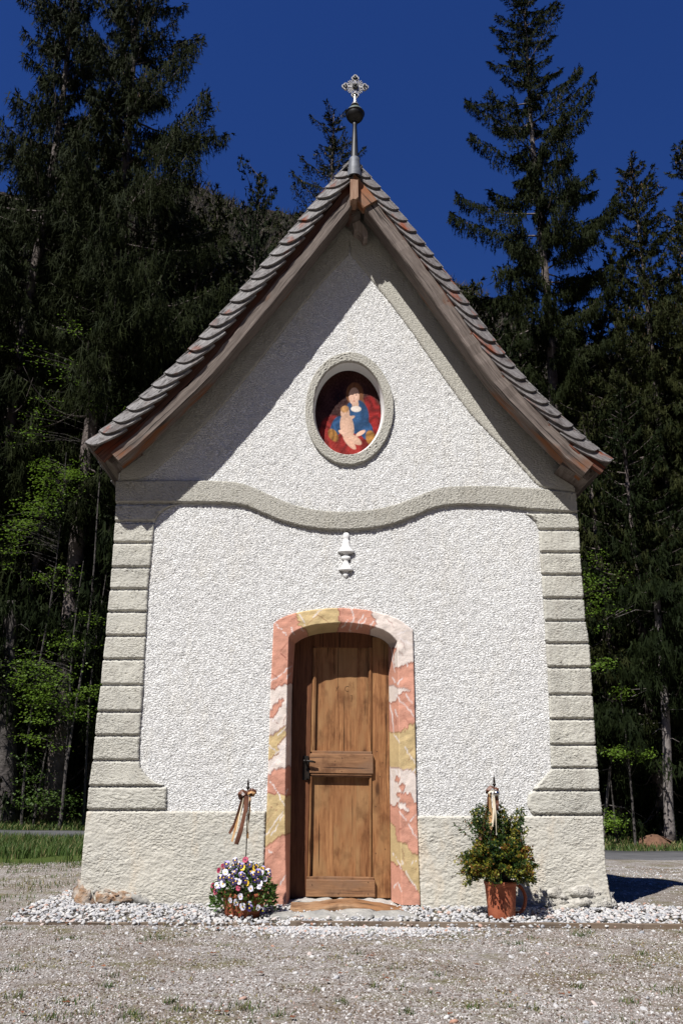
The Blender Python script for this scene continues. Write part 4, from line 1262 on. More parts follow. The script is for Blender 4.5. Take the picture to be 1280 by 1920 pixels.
# forecourt gravel
A = []
for (x0, x1, y0, y1, den) in ((-2.0, 2.0, -5.6, -4.0, 11000), (-2.4, 2.4, -4.0, -2.4, 6500), (-3.4, 3.6, -2.4, EDGE_Y - .01, 4200), (-4.6, -2.0, EDGE_Y, 4.5, 1500), (2.2, 7, -.8, 9.8, 420)):
    A.append(r.uniform((x0, y0), (x1, y1), (int(den * (x1 - x0) * (y1 - y0)), 2)))
P = np.concatenate(A)
ang = np.abs((P[:, 0] - CAM[0]) / (P[:, 1] - CAM[1] + .01))
P = P[(ang < .47)]
P = P[~in_poly(P[:, 0], P[:, 1], BED)]
P = P[~((np.abs(P[:, 0]) < 2.1) & (P[:, 1] > -.1) & (P[:, 1] < 3.5))]
keep = samp(N_BIG, P[:, 0] * .9, P[:, 1] * .9) * .5 + samp(N_MED, P[:, 0] * .6, P[:, 1] * .6) * .35 + r.normal(0, .5, len(P)) < .9
P = P[keep]
scatter('gravel', on_ground(P), grv, .0035, .0098, 'fine grey and pinkish gravel covering the forecourt', .9, 5)
P = fill([(-2, -5.4), (2, -5.4), (3.4, EDGE_Y - .05), (-3, EDGE_Y - .05)], 380, r)
scatter('loose_stones', on_ground(P), peb, .010, .025, 'larger pale stones lying loose on the gravel', .6, 8)
P = fill([(2.3, .5), (6.5, .5), (8, 9.5), (2.3, 9.5)], 1800, r)
scatter('far_stones', on_ground(P), peb, .008, .02, 'pale stones scattered over the yard right of the chapel', .6, 12)

# dark shade of soil just under the pebbles is the ground itself; timber edging
def edging(name, a, b, z0, z1, th, label, seed):
    a = np.array(a); b = np.array(b); L = np.linalg.norm(b - a); n = 40
    t = np.linspace(0, 1, n); d = (b - a) / L; nn = np.array([-d[1], d[0]])
    rows = []
    wob = samp(N_BIG, t * L * .5 + seed, seed) * .004
    for off, z in ((-th / 2, z0), (-th / 2, z1 - .003), (-th / 2 + .003, z1), (th / 2 - .003, z1), (th / 2, z1 - .003), (th / 2, z0)):
        p = a + d * (t * L)[:, None] + nn * (off + wob)[:, None]
        rows.append(np.c_[p, terrain(p[:, 0], p[:, 1]) + .022 + z + samp(N_MED, t * L, seed) * .0015])
    V = np.concatenate(rows); F = [tuple(q) for q in grid_faces(6, n)] + [tuple(j * n for j in range(6)), tuple(j * n + n - 1 for j in range(6))[::-1]]
    o = mk(name, V, F, M['edging'], None, smooth=False)
    tag(o, label, 'edging', 'timber edging boards of the pebble bed')
xm = pz(560, 1730, 0)[0]
edging('edging_board', CEN_L[0], (xm, EDGE_Y), -.06, -.004, .018, 'long brown timber edging left of the doorstep, in front of the pebbles', 1)
edging('edging_board', (xm - .06, EDGE_Y - .012), (5.2, EDGE_Y + .02), -.06, .012, .022, 'brown timber edging running from the doorstep to the right past the box shrub', 2)
edging('edging_board', (CEN_L[0][0] + .01, CEN_L[0][1] + .03), CEN_L[1], -.06, -.006, .016, 'short timber edging slanting back from the front left corner of the pebbles', 3)
edging('edging_board', CEN_L[1], CEN_L[2], -.06, -.006, .016, 'short timber edging ending at the chapel\'s left rear side', 4)

# ------------------------------------------------------------------ blades and tufts
def blades(P, hmin, hmax, w, lean, r, kinds=2):
    n = len(P)
    h = r.uniform(hmin, hmax, n); a = r.uniform(0, 2 * math.pi, n)
    ln = r.uniform(.1, lean, n) * h
    d = np.c_[np.cos(a), np.sin(a), np.zeros(n)]
    s = np.c_[-np.sin(a + r.uniform(-.9, .9, n)), np.cos(a + r.uniform(-.9, .9, n)), np.zeros(n)] * (w * r.uniform(.6, 1.3, n))[:, None]
    up = np.array([0, 0, 1.0])
    b0, b1 = P - s, P + s
    m = P + d * (ln * .35)[:, None] + up * (h * .6)[:, None]
    t = P + d * ln[:, None] + up * h[:, None]
    V = np.stack([b0, b1, m + s * .7, m - s * .7, t], 1).reshape(-1, 3)
    i = np.arange(n)[:, None] * 5
    F = np.concatenate([i + [0, 1, 2], i + [0, 2, 3], i + [3, 2, 4]], 0)
    return V, F

def grass_obj(name, P, hmin, hmax, w, lean, mats, label, seed, split=.3):
    r = np.random.default_rng(seed)
    V, F = blades(P, hmin, hmax, w, lean, r)
    n = len(P)
    mi = np.tile((r.uniform(0, 1, n) < split).astype(np.int32), 3)
    o = mk(name, V, F, mats, None, smooth=False, midx=mi)
    tag(o, label, kind='stuff'); return o

# meadow left, behind the chapel
P = r.uniform((-9, 3.6), (-1.9, 10.7), (30000, 2))
e = P[:, 1] - 4.6 + samp(N_BIG, P[:, 0] * .6, P[:, 1] * .6) * .5
P = P[r.uniform(0, 1, len(P)) < smooth01(e / 1.3)]
P = P[P[:, 0] < -1.9]
grass_obj('meadow_grass', on_ground(P), .05, .19, .0075, .8, [M['grass'], M['grass_dry']], 'fresh green meadow grass left of the chapel in front of the lane', 21, .14)
# verges past the lane
P = r.uniform((-14, 12.85), (16, 15.8), (32000, 2))
grass_obj('verge_grass', on_ground(P), .04, .17, .012, .9, [M['grass'], M['grass_dry']], 'short grass on the verge between lane and forest', 22, .25)
# thin weeds on the left gravel and tufts in the forecourt
P = np.concatenate([r.uniform((-4.3, -.6), (-2.15, 5.0), (5200, 2))])
P = P[(samp(N_BIG, P[:, 0] * 1.2, P[:, 1] * 1.2) > -.1)]
P = P[~in_poly(P[:, 0], P[:, 1], BED)]
grass_obj('gravel_weeds', on_ground(P), .012, .05, .0035, 1.2, [M['grass'], M['grass_dry']], 'low weeds growing thinly through the gravel left of the chapel', 23, .4)
tf = [(440, 1893, .09), (470, 1890, .06), (15, 1742, .07), (345, 1895, .05), (1260, 1858, .09), (1205, 1790, .04), (1000, 1893, .03), (1082, 1852, .03), (885, 1890, .04), (20, 1820, .05), (160, 1905, .07), (122, 1880, .04), (80, 1910, .06), (245, 1910, .05),
      (180, 1690, .05), (1085, 1755, .07), (960, 1770, .05), (30, 1870, .05), (250, 1902, .05), (520, 1905, .03), (320, 1880, .03), (640, 1880, .03), (760, 1900, .03), (700, 1850, .02), (205, 1850, .03), (300, 1760, .08), (130, 1760, .06), (1180, 1880, .04)]
PP = []
for x, y, s in tf:
    c = pz(x, y, -.02)
    n = int(900 * s) + 8
    PP.append(np.c_[r.normal(c[0], s * .7, n), r.normal(c[1], s * .6, n)])
for _ in range(95):
    c = (r.uniform(-2.2, 2.6), r.uniform(-4.7, EDGE_Y - .05)); n = r.integers(4, 20)
    PP.append(np.c_[r.normal(c[0], .02, n), r.normal(c[1], .02, n)])
P = np.concatenate(PP)
P = P[(P[:, 1] < EDGE_Y - .02) | (P[:, 0] < -2.5)]
grass_obj('grass_tufts', on_ground(P), .008, .035, .0022, 1.4, [M['grass'], M['grass_dry']], 'small green grass tufts dotted over the forecourt gravel', 24, .35)
# moss and dry plant litter
P = fill([(-2.4, -4.6), (2.6, -4.6), (3.4, EDGE_Y - .03), (-3, EDGE_Y - .03)], 30000, r)
P = P[(samp(N_BIG, P[:, 0] * .8 + 2, P[:, 1] * .8) + samp(N_MED, P[:, 0] * .5, P[:, 1] * .5) * .5 > .55)]
M['litter'] = m_plain('plant_litter', (.10, .055, .03), .95, 0, (.17, .15, .05), 3)
grass_obj('plant_litter', on_ground(P), .003, .012, .0036, 3.0, [M['litter'], M['grass_dry']], 'brown moss and dry plant litter caught between the stones', 25, .3)

def leaf_shape(L, W):
    return np.array([[0, 0, 0], [L * .35, W, .12 * L], [L * .8, W * .7, .02 * L], [L, 0, .1 * L], [L * .8, -W * .7, .02 * L], [L * .35, -W, .12 * L], [L * .5, 0, -.03 * L]])
LF = [(0, 1, 6), (1, 2, 6), (2, 3, 6), (3, 4, 6), (4, 5, 6), (5, 0, 6)]
parts = []
for x, y in [(1075, 1716), (1048, 1724), (405, 1738), (296, 1730), (165, 1731), (128, 1728), (520, 1788), (1058, 1862), (1140, 1808), (815, 1860), (950, 1782), (280, 1718), (700, 1790)] + [(random.uniform(20, 1260), random.uniform(1745, 1905)) for _ in range(26)]:
    c = pz(x, y, 0); a = random.uniform(0, 6.28); s = random.uniform(.02, .045)
    V = leaf_shape(s, s * .3)
    V = np.stack([V[:, 0] * math.cos(a) - V[:, 1] * math.sin(a), V[:, 0] * math.sin(a) + V[:, 1] * math.cos(a), V[:, 2] + .016], -1) + [c[0], c[1], float(terrain(c[0], c[1])) + (.03 if c[1] > EDGE_Y else 0)]
    parts.append((V, LF))
tag(mk('fallen_leaves', *join(*parts), M['dead_leaf'], None, smooth=False), 'withered reddish leaves lying on gravel and pebbles', kind='stuff')

# ------------------------------------------------------------------ pansies in their bowl
def pansies():
    c = pw(456, 1715, -.47); base = np.array([c[0], -.47, -.005])
    t = empty('potted_pansies', base, 'shallow terracotta bowl crowded with purple, white and yellow pansies left of the door', 'potted flowers')
    s = 1 / 236.0
    mk('pot', *lathe([(0, .012), (.130, .0), (.137, .012), (.150, .09), (.158, .13), (.168, .134), (.170, .158), (.162, .163), (.152, .158), (.148, .13), (0, .13)], base, 40), M['terracotta'], t)
    mk('soil', *lathe([(.150, .150), (.10, .175), (0, .178)], base, 24), M['soil'], t)
    r = np.random.default_rng(41)
    # leaves
    V, F = [], []; n = 0
    for k in range(2900):
        a = r.uniform(0, 6.283); rad = .235 * math.sqrt(r.uniform(0, 1)); h = .19 + .17 * (1 - (rad / .24) ** 2) * r.uniform(.2, 1) - (.10 if rad > .16 else 0) * r.uniform(0, 1.5)
        p = base + [rad * math.cos(a), rad * math.sin(a) * .9, h]
        d = np.array([math.cos(a), math.sin(a), r.uniform(-.2, .9)]) + r.normal(0, .45, 3); d /= np.linalg.norm(d)
        sd_ = np.cross(d, r.normal(0, 1, 3)); sd_ /= np.linalg.norm(sd_)
        L = r.uniform(.018, .042); W = L * .22
        q = [p, p + d * L * .5 + sd_ * W, p + d * L, p + d * L * .5 - sd_ * W]
        V += q; F.append((n, n + 1, n + 2, n + 3)); n += 4
    o = mk('foliage', V, F, M['pansy_leaf'], t, smooth=False); o['kind'] = 'stuff'
    st = []
    for k in range(60):
        a = r.uniform(0, 6.283); rad = r.uniform(.02, .2)
        p0 = base + [rad * .6 * math.cos(a), rad * .6 * math.sin(a), .17]; p1 = base + [rad * math.cos(a), rad * math.sin(a), .17 + r.uniform(.08, .18)]
        st.append(tube([p0, (p0 + p1) / 2 + [0, 0, .02], p1], .0018, 4))
    o = mk('stem', *join(*st), M['pansy_leaf'], t); o['kind'] = 'stuff'
    pm = {k: m_plain(n, c, .6, 0, c2, 40) for k, n, c, c2 in (('w', 'white_petal', (.72, .70, .74), (.60, .57, .72)), ('l', 'lilac_petal', (.34, .27, .62), (.46, .40, .72)), ('p', 'purple_petal', (.015, .008, .045), (.04, .018, .10)),
          ('y', 'yellow_petal', (.72, .42, .02), (.8, .55, .05)), ('m', 'magenta_petal', (.28, .015, .05), (.38, .04, .10)), ('d', 'dark_centre', (.02, .008, .02), (.04, .015, .04)))}
    def flower(kind):
        top, low = {'wp': ('w', 'p'), 'pp': ('l', 'p'), 'y': ('y', 'y'), 'm': ('m', 'm'), 'ww': ('w', 'w')}[kind]
        V, F, mi = [], [], []
        def petal(ang, L, W, m, z):
            n = len(V); ca, sa = math.cos(ang), math.sin(ang)
            for u, v in ((0, 0), (.35, -.8), (.8, -1), (1.05, -.45), (1.08, .4), (.8, 1), (.35, .8)):
                x, y = u * L, v * W
                V.append((x * ca - y * sa, x * sa + y * ca, z + .12 * L * (u - .3) + random.uniform(-.0015, .0015)))
            F.append(tuple(range(n, n + 7))); mi.append(m)
        petal(math.radians(65), .026, .016, 0, -.002); petal(math.radians(115), .026, .016, 0, -.003)
        petal(math.radians(10), .022, .014, 1, 0); petal(math.radians(170), .022, .014, 1, .0005); petal(math.radians(-90), .025, .019, 1, .001)
        n = len(V)
        for k in range(6): V.append((.007 * math.cos(k * 1.047), .007 * math.sin(k * 1.047) - .001, .0045))
        F.append(tuple(range(n, n + 6))); mi.append(2)
        return mesh_np('flower', V, F, [pm[top], pm[low], pm['d' if kind in ('y', 'm', 'ww') else 'y'] if kind != 'ww' else pm['y']], smooth=False, midx=mi)
    protos = {k: flower(k) for k in ('wp', 'pp', 'y', 'm', 'ww')}
    spots = [(430, 1628, 'wp'), (438, 1622, 'wp'), (441, 1613, 'wp'), (421, 1630, 'pp'), (424, 1641, 'wp'), (420, 1645, 'pp'), (410, 1632, 'm'), (418, 1624, 'm'), (436, 1638, 'wp'), (440, 1634, 'pp'), (452, 1623, 'pp'), (455, 1626, 'y'), (447, 1620, 'wp'),
             (460, 1612, 'm'), (463, 1618, 'wp'), (468, 1621, 'wp'), (480, 1622, 'wp'), (478, 1627, 'y'), (484, 1635, 'pp'), (491, 1630, 'y'), (493, 1628, 'pp'), (503, 1634, 'wp'), (505, 1640, 'wp'), (478, 1650, 'pp'), (483, 1648, 'wp'), (487, 1656, 'ww'),
             (437, 1655, 'wp'), (442, 1652, 'wp'), (449, 1653, 'ww'), (418, 1657, 'ww'), (407, 1660, 'ww'), (402, 1666, 'm'), (399, 1660, 'm'), (405, 1672, 'm'), (410, 1668, 'pp'), (452, 1640, 'pp'), (456, 1643, 'wp'), (470, 1666, 'ww'), (486, 1662, 'ww'),
             (432, 1688, 'ww'), (443, 1692, 'ww'), (451, 1681, 'ww'), (467, 1695, 'wp'), (468, 1702, 'pp'), (484, 1702, 'ww'), (455, 1700, 'ww'), (475, 1640, 'wp'), (430, 1645, 'wp'), (463, 1656, 'y'), (497, 1648, 'ww'), (470, 1634, 'pp'), (425, 1620, 'pp'), (413, 1646, 'wp'), (447, 1665, 'm')]
    for x, y, kd in spots + [(x_ + random.uniform(-9, 9), y_ + random.uniform(-8, 12), random.choice(['wp', 'pp', 'wp', 'ww'])) for x_, y_, k_ in random.sample(spots, 6)]:
        dx = (x - 456) / 236.0
        hh = pw(x, y, -.55)[2]
        rr = math.sqrt(max(.0, .052 - dx * dx)) * (0.55 if hh > .30 else 1)
        yy = -.47 - rr * .9 - .012
        p = pw(x, y, yy)
        o = bpy.data.objects.new('flower', protos[kd]); COL.objects.link(o); o.parent = t
        nrm = Vector((dx * 1.8 + random.uniform(-.4, .4), -1, random.uniform(.0, .7) if y < 1680 else random.uniform(-.5, .1)))
        q = nrm.to_track_quat('Z', 'Y').to_matrix().to_4x4()
        sc_ = random.uniform(.65, .95)
        o.matrix_basis = Matrix.Translation(Vector(p - base)) @ q @ Matrix.Rotation(random.uniform(-.4, .4), 4, 'Z') @ Matrix.Scale(sc_, 4)
pansies()

# ------------------------------------------------------------------ ribboned iron stakes
def ribbon_strip(pts, w, seed, twist=.6, nrm=(0, -1, 0)):
    pts = resample(np.array(pts, float), 26)
    T = np.gradient(pts, axis=0); T /= np.linalg.norm(T, axis=1)[:, None]
    s0 = np.cross(T, np.array(nrm, float)); s0 /= np.linalg.norm(s0, axis=1)[:, None]
    t = np.linspace(0, 1, len(pts)); th = twist * np.sin(t * 4 + seed)
    n0 = np.cross(s0, T)
    s = s0 * np.cos(th)[:, None] + n0 * np.sin(th)[:, None]
    ww = np.full(len(pts), w)
    A = pts - s * ww[:, None]; B = pts + s * ww[:, None]; Cc = pts + n0 * .25 * w
    V = np.concatenate([A, Cc, B]); return V, [tuple(q) for q in grid_faces(3, len(pts))]

def stake(Y, px_rod, rib, bow, label, ball=None):
    top, bot = px_rod
    b = pw(*bot, Y)
    t = empty('ribbon_stake', b, label, 'garden stake', 'ribboned iron stakes beside the door')
    tp = pw(*top, Y)
    mk('rod', *tube([b, b + (tp - b) * .5 + [.003, 0, 0], tp], .0042, 8), M['iron'], t)
    mk('spike', *lathe([(.004, -.01), (.013, .0), (.016, .006), (.009, .012), (.007, .02), (.009, .03), (.006, .05), (0, .075)], tp, 10), M['iron'], t)
    for i, (pts, w, m) in enumerate(rib):
        V, F = ribbon_strip([pw(x, y, Y - .012 - .006 * i - yo) for x, y, yo in pts], w, i)
        mk('ribbon', V, F, M[m], t)
    for i, (pts, w, m) in enumerate(bow):
        V, F = ribbon_strip([pw(x, y, Y - .02 - yo) for x, y, yo in pts], w, i + 3, .25, (0, -1, .6))
        mk('bow_loop', V, F, M[m], t)
    if ball:
        q = pw(ball[0], ball[1], Y - .05)
        mk('steel_ball', *lathe([(.024 * math.cos(a), .024 * math.sin(a)) for a in np.linspace(-math.pi / 2, math.pi / 2, 12)], q, 20), M['steel'], t)
stake(-.50, ((465, 1478), (459, 1660)),
      [([(456, 1492, .0), (449, 1515, .01), (440, 1545, .01), (430, 1563, 0)], .011, 'ribbon_brown'), ([(459, 1495, .01), (452, 1520, .02), (442, 1550, .02), (435, 1578, .01)], .009, 'ribbon_gold'),
       ([(457, 1495, .015), (449, 1530, .02), (443, 1560, .02)], .0045, 'ribbon_cream'), ([(463, 1492, .03), (460, 1520, .04), (452, 1555, .04), (443, 1583, .03)], .017, 'ribbon_brown'),
       ([(469, 1490, .0), (468, 1520, .01), (464, 1550, 0), (465, 1572, 0)], .008, 'ribbon_gold'), ([(467, 1495, .02), (464, 1525, .02), (466, 1560, .01)], .004, 'ribbon_cream')],
      [([(463, 1487, .0), (455, 1483, .03), (449, 1488, .03), (452, 1498, .0), (463, 1488, -.01)], .016, 'ribbon_brown'), ([(464, 1487, 0), (472, 1481, .03), (479, 1484, .02), (474, 1491, .0), (464, 1487, 0)], .014, 'ribbon_brown'),
       ([(465, 1488, .02), (471, 1485, .05), (477, 1487, .04), (474, 1493, .02)], .010, 'ribbon_gold')],
      'black iron stake with brown and gold ribbon bow above the pansies')
stake(-.46, ((926, 1472), (932, 1600)),
      [([(918, 1485, .0), (914, 1515, .01), (908, 1545, .02), (900, 1575, .03)], .016, 'ribbon_brown'), ([(918, 1488, .02), (919, 1515, .03), (920, 1540, .03), (917, 1562, .04)], .014, 'ribbon_gold'),
       ([(923, 1490, .03), (925, 1515, .04), (924, 1535, .04), (922, 1550, .04)], .0075, 'ribbon_cream'), ([(930, 1488, .01), (932, 1505, .01), (930, 1520, .02)], .013, 'ribbon_brown'), ([(926, 1495, .04), (929, 1530, .05), (930, 1566, .05)], .004, 'ribbon_cream')],
      [([(926, 1478, 0), (920, 1475, .03), (914, 1482, .03), (913, 1488, .01)], .015, 'ribbon_brown'), ([(925, 1482, .02), (919, 1484, .04), (915, 1488, .04)], .006, 'ribbon_cream'), ([(927, 1478, 0), (932, 1479, .03), (932, 1487, .02)], .012, 'ribbon_brown')],
      'black iron stake with ribbons and a shiny steel ball in the box shrub', (930, 1488))

# ------------------------------------------------------------------ box shrub in a pot
def box_shrub():
    c = pw(940, 1716, -.46); base = np.array([c[0], -.46, -.005])
    t = empty('potted_box_shrub', base, 'yellowing green box shrub in a tall terracotta jug pot right of the door', 'potted shrub')
    mk('pot', *lathe([(0, .01), (.094, 0), (.099, .01), (.108, .12), (.116, .215), (.119, .228), (.124, .232), (.124, .252), (.117, .255), (.110, .24), (0, .225)], base, 36), M['terracotta'], t)
    hp = [base + [.125 * 0.9, .03, .225]] + [base + [.115 + .075 * math.sin(a), .03, .125 + .1 * math.cos(a)] for a in np.linspace(.2, 2.9, 12)] + [base + [.11, .03, .03]]
    mk('handle', *tube(hp, .013, 8), M['terracotta'], t)
    r = np.random.default_rng(77)
    cen = base + [0.0, 0, .385]
    stems, lv = [], {'g': [], 'y': [], 'r': []}
    def lf(p, d, col):
        s = np.cross(d, r.normal(0, 1, 3)); s /= np.linalg.norm(s) + 1e-9
        L = r.uniform(.013, .022); W = L * .40
        lv[col].append(np.array([p, p + d * L * .5 + s * W, p + d * L, p + d * L * .5 - s * W]))
    nst = 340
    for k in range(nst):
        a = r.uniform(0, 6.283)
        if k < 250:                                   # rounded lower mass
            el = r.uniform(-.55, 1.25); R = r.uniform(.22, .315) * (1 - .12 * max(el, 0))
            end = cen + np.array([math.cos(a) * math.cos(el) * R, math.sin(a) * math.cos(el) * R * .92, math.sin(el) * R * .85 - .03])
            start = base + [.05 * math.cos(a), .05 * math.sin(a), .25]
            if end[2] < base[2] + .20: end[2] = base[2] + .20 + r.uniform(-.02, .07)
        else:                                         # upright green sprigs
            side = r.choice([-1, 1, 0], p=[.42, .33, .25])
            rad = r.uniform(.02, .10); off = side * r.uniform(.03, .20)
            end = base + [off + rad * .3 * math.cos(a), rad * math.sin(a), r.uniform(.62, .82) - abs(off) * .25]
            start = base + [off * .35, .02 * math.sin(a), .27]
        pts = np.array([start * (1 - u) + end * u + np.array([0, 0, .05 * math.sin(u * 3.1)]) for u in np.linspace(0, 1, 7)])
        stems.append(tube(pts, [.0028, .0026, .0024, .002, .0017, .0013, .001], 4))
        nl = 95 if k < 250 else 75
        up_ = k >= 250
        T = (end - start) / np.linalg.norm(end - start)
        tone = samp(N_MED, end[0] * 2.0 + 1, end[2] * 2.0) + (-.9 if up_ else .25) + (end[0] - cen[0]) * 1.5
        for j in range(nl):
            u = r.uniform(.30, 1.0) ** .8
            p = start * (1 - u) + end * u + np.array([0, 0, .05 * math.sin(u * 3.1)]) + r.normal(0, .010, 3)
            d = T * .7 + r.normal(0, .6, 3); d /= np.linalg.norm(d)
            q = tone + r.normal(0, .8)
            lf(p, d, 'g' if q < -.05 else ('y' if q < 1.25 or p[2] < base[2] + .3 else 'r'))
    for x, y in ((852, 1545), (855, 1604), (852, 1612), (992, 1590), (996, 1622), (985, 1600), (870, 1536), (958, 1530), (956, 1537), (948, 1545)):
        end = pw(x, y, -.50); start = cen + [0, 0, -.02] + (end - cen) * .3
        stems.append(tube([start, (start + end) / 2 + [0, 0, .008], end], .0016, 4))
        for j in range(46):
            u = r.uniform(.1, 1); p = start * (1 - u) + end * u + r.normal(0, .007, 3)
            d = (end - start); d = d / np.linalg.norm(d) * .8 + r.normal(0, .5, 3); d /= np.linalg.norm(d)
            lf(p, d, ('y' if y > 1585 else 'g') if r.uniform() < .85 else 'r')
    o = mk('stem', *join(*stems), M['bark_dark'], t); o['kind'] = 'stuff'
    for k, m in (('g', 'box_green'), ('y', 'box_yellow'), ('r', 'box_rust')):
        V = np.concatenate(lv[k]); F = np.arange(len(V)).reshape(-1, 4)
        o = mk('foliage', V, F, M[m], t, smooth=False); o['kind'] = 'stuff'
box_shrub()

# ------------------------------------------------------------------ spruces
def norm(v): return v / (np.linalg.norm(v, axis=-1, keepdims=True) + 1e-9)

def twigs(P, D, L, W, r):
    """needle sprays: one long spike and two short side spikes per point"""
    n = len(P)
    S = norm(np.cross(D, r.normal(0, 1, (n, 3))))
    L = L[:, None]; W = W[:, None]
    t1 = np.stack([P - S * W / 2, P + S * W / 2, P + D * L], 1)
    u = r.uniform(.15, .5, (n, 1)); B = P + D * L * u
    d2 = norm(D * .75 + S * .65); d3 = norm(D * .75 - S * .65)
    s2 = norm(np.cross(D, S))
    t2 = np.stack([B - D * W * .4 + s2 * W * .1, B + D * W * .5, B + d2 * L * .45], 1)
    t3 = np.stack([B - D * W * .4 - s2 * W * .1, B + D * W * .5, B + d3 * L * .42], 1)
    return np.concatenate([t1, t2, t3])

def spruce(seed, H, R, bare=.12, gap=.36, nb=5, hang=.45, dens=1.0, topw=.45, tw=.040, shape=.75, lop=None, dead=.1, cones=True, trunk_r=None, lean=0.0):
    r = np.random.default_rng(seed)
    tr = trunk_r or H * .011 + .03
    hz = np.linspace(0, H, 26)
    bend = np.stack([lean * hz + .08 * np.sin(hz * .35 + seed), .06 * np.sin(hz * .3 + seed * 2), hz], -1)
    rad = tr * (1 - hz / H) ** .85 + .012; rad[0] *= 1.25
    wood = [tube(bend, rad, 9)]
    def axis(h): return np.array([np.interp(h, hz, bend[:, 0]), np.interp(h, hz, bend[:, 1]), h])
    TP, TD, TL, TW = [], [], [], []
    CP = []
    h = H * bare
    while h < H - .15:
        f = h / H
        prof = R * min(1.0, ((1 - f) ** shape) * 1.25 + .04) * (smooth01((f - bare + .10) / .22) * .5 + .5)
        k = nb if f < .9 else 4
        a0 = r.uniform(0, 6.28)
        for j in range(k):
            a = a0 + j * 6.283 / k + r.normal(0, .25)
            hh = h + r.uniform(-.5, .5) * gap
            L = prof * (r.uniform(.5, 1.15) if r.uniform() < .8 else r.uniform(.25, .6))
            if lop: L *= lop(f, a)
            if L < .12: L = .12
            if r.uniform() < .06: L *= .4
            isdead = f < bare + dead and r.uniform() < .65
            el0 = .75 * f ** 2 - .12 + r.normal(0, .08) if f > .55 else -.05 - .25 * (1 - f) + r.normal(0, .08)
            n = max(4, int(L / .22) + 3)
            u = np.linspace(0, 1, n)
            dirh = np.array([math.cos(a), math.sin(a), 0.0])
            sag = -.20 * (1 - f) * L
            z = L * (math.tan(el0) * u) + sag * np.sin(u * 2.6) + .30 * L * (u ** 3) * (.5 + .5 * (1 - f))
            pts = axis(min(hh, H - .1)) + dirh * (u * L)[:, None] + np.stack([np.zeros(n), np.zeros(n), z], -1)
            pts[:, :2] += np.cumsum(r.normal(0, .02, (n, 2)), 0)
            wood.append(tube(pts, np.linspace(.012 + .010 * L, .004, n), 3))
            if isdead and r.uniform() < .75: continue
            side = np.array([-math.sin(a), math.cos(a), 0.0])
            m = int((64 * L + 10) * dens * (1.0 if not isdead else .3))
            s = r.uniform(.10, 1, m) ** .8
            b = np.stack([np.interp(s, u, pts[:, q]) for q in range(3)], -1)
            wid = (.22 * L * (1 - s * .75) + .05) * np.minimum(1, s * 3)
            lat = r.uniform(-1, 1, m) * wid
            b = b + side * lat[:, None] + dirh * (np.abs(lat) * .55)[:, None]
            b[:, 2] -= np.abs(lat) * .25
            q = r.uniform(0, 1, m)
            hl = hang * min(1, (1 - f) * 1.7 + .12)
            # hanging sprays
            dn = np.stack([r.normal(0, .16, m), r.normal(0, .16, m), -np.ones(m)], -1) + dirh * .12
            fwd = dirh * .9 + side * np.sign(lat)[:, None] * .55 + np.stack([r.normal(0, .25, m), r.normal(0, .25, m), r.normal(.15, .3, m)], -1)
            hm = (q < .62)
            D = norm(np.where(hm[:, None], dn, fwd))
            LL = np.where(hm, r.uniform(.35, 1.1, m) * hl + .06, r.uniform(.09, .22, m))
            TP.append(b); TD.append(D); TL.append(LL); TW.append(np.where(hm, tw * 1.15, tw * 1.2) * r.uniform(.7, 1.3, m))
            # second tier down the long hangers
            if hl > .25:
                sel = hm & (r.uniform(0, 1, m) < .8)
                b2 = b[sel] + D[sel] * (LL[sel] * r.uniform(.3, .8, sel.sum()))[:, None]
                TP.append(b2); TD.append(norm(dn[sel] + r.normal(0, .3, (sel.sum(), 3)))); TL.append(LL[sel] * .55); TW.append(np.full(sel.sum(), tw))
            # tip fan
            kf = 9
            D = norm(dirh + np.array([0, 0, .35]) + r.normal(0, .5, (kf, 3)))
            TP.append(np.repeat(pts[-1:], kf, 0) - dirh * r.uniform(0, .2, (kf, 1)) * min(1, L)); TD.append(D); TL.append(r.uniform(.08, .20, kf)); TW.append(np.full(kf, tw * 1.1))
            if cones and f > .6 and r.uniform() < .8:
                nc = int(1 + 3 * r.uniform())
                s2 = r.uniform(.45, 1, nc)
                CP.append(np.stack([np.interp(s2, u, pts[:, q]) for q in range(3)], -1) + r.normal(0, .05, (nc, 3)))
        h += gap * (1 - .45 * f)
    # leader
    hs = r.uniform(H * .86, H, 260)
    TP.append(np.array([axis(x) for x in hs])); TD.append(norm(np.c_[r.normal(0, .8, (260, 2)), r.uniform(-.2, 1.0, 260)])); TL.append(r.uniform(.08, .24, 260)); TW.append(np.full(260, tw))
    P, D, L_, W_ = map(np.concatenate, (TP, TD, TL, TW))
    T = twigs(P, D, L_, W_, r)
    V = T.reshape(-1, 3); F = np.arange(len(V)).reshape(-1, 3)
    cn = None
    if CP and cones:
        C_ = np.concatenate(CP); parts = []
        for p in C_:
            l = r.uniform(.09, .15)
            parts.append((np.array([p, p + [.018, 0, -l * .4], p + [-.009, .016, -l * .4], p + [-.009, -.016, -l * .4], p + [0, 0, -l]]), [(0, 1, 2), (0, 2, 3), (0, 3, 1), (4, 2, 1), (4, 3, 2), (4, 1, 3)]))
        cn = join(*parts)
    return join(*wood), (V, F), cn

NTRI = [0]
def spruce_meshes(seed, nm, bark='bark', **kw):
    wd, cr, cn = spruce(seed, **kw)
    NTRI[0] += len(cr[1])
    a = mesh_np('trunk', *wd, M[bark]); b = mesh_np('crown', *cr, M[nm], smooth=False)
    c = mesh_np('cones', *cn, M['cone'], smooth=False) if cn else None
    return a, b, c

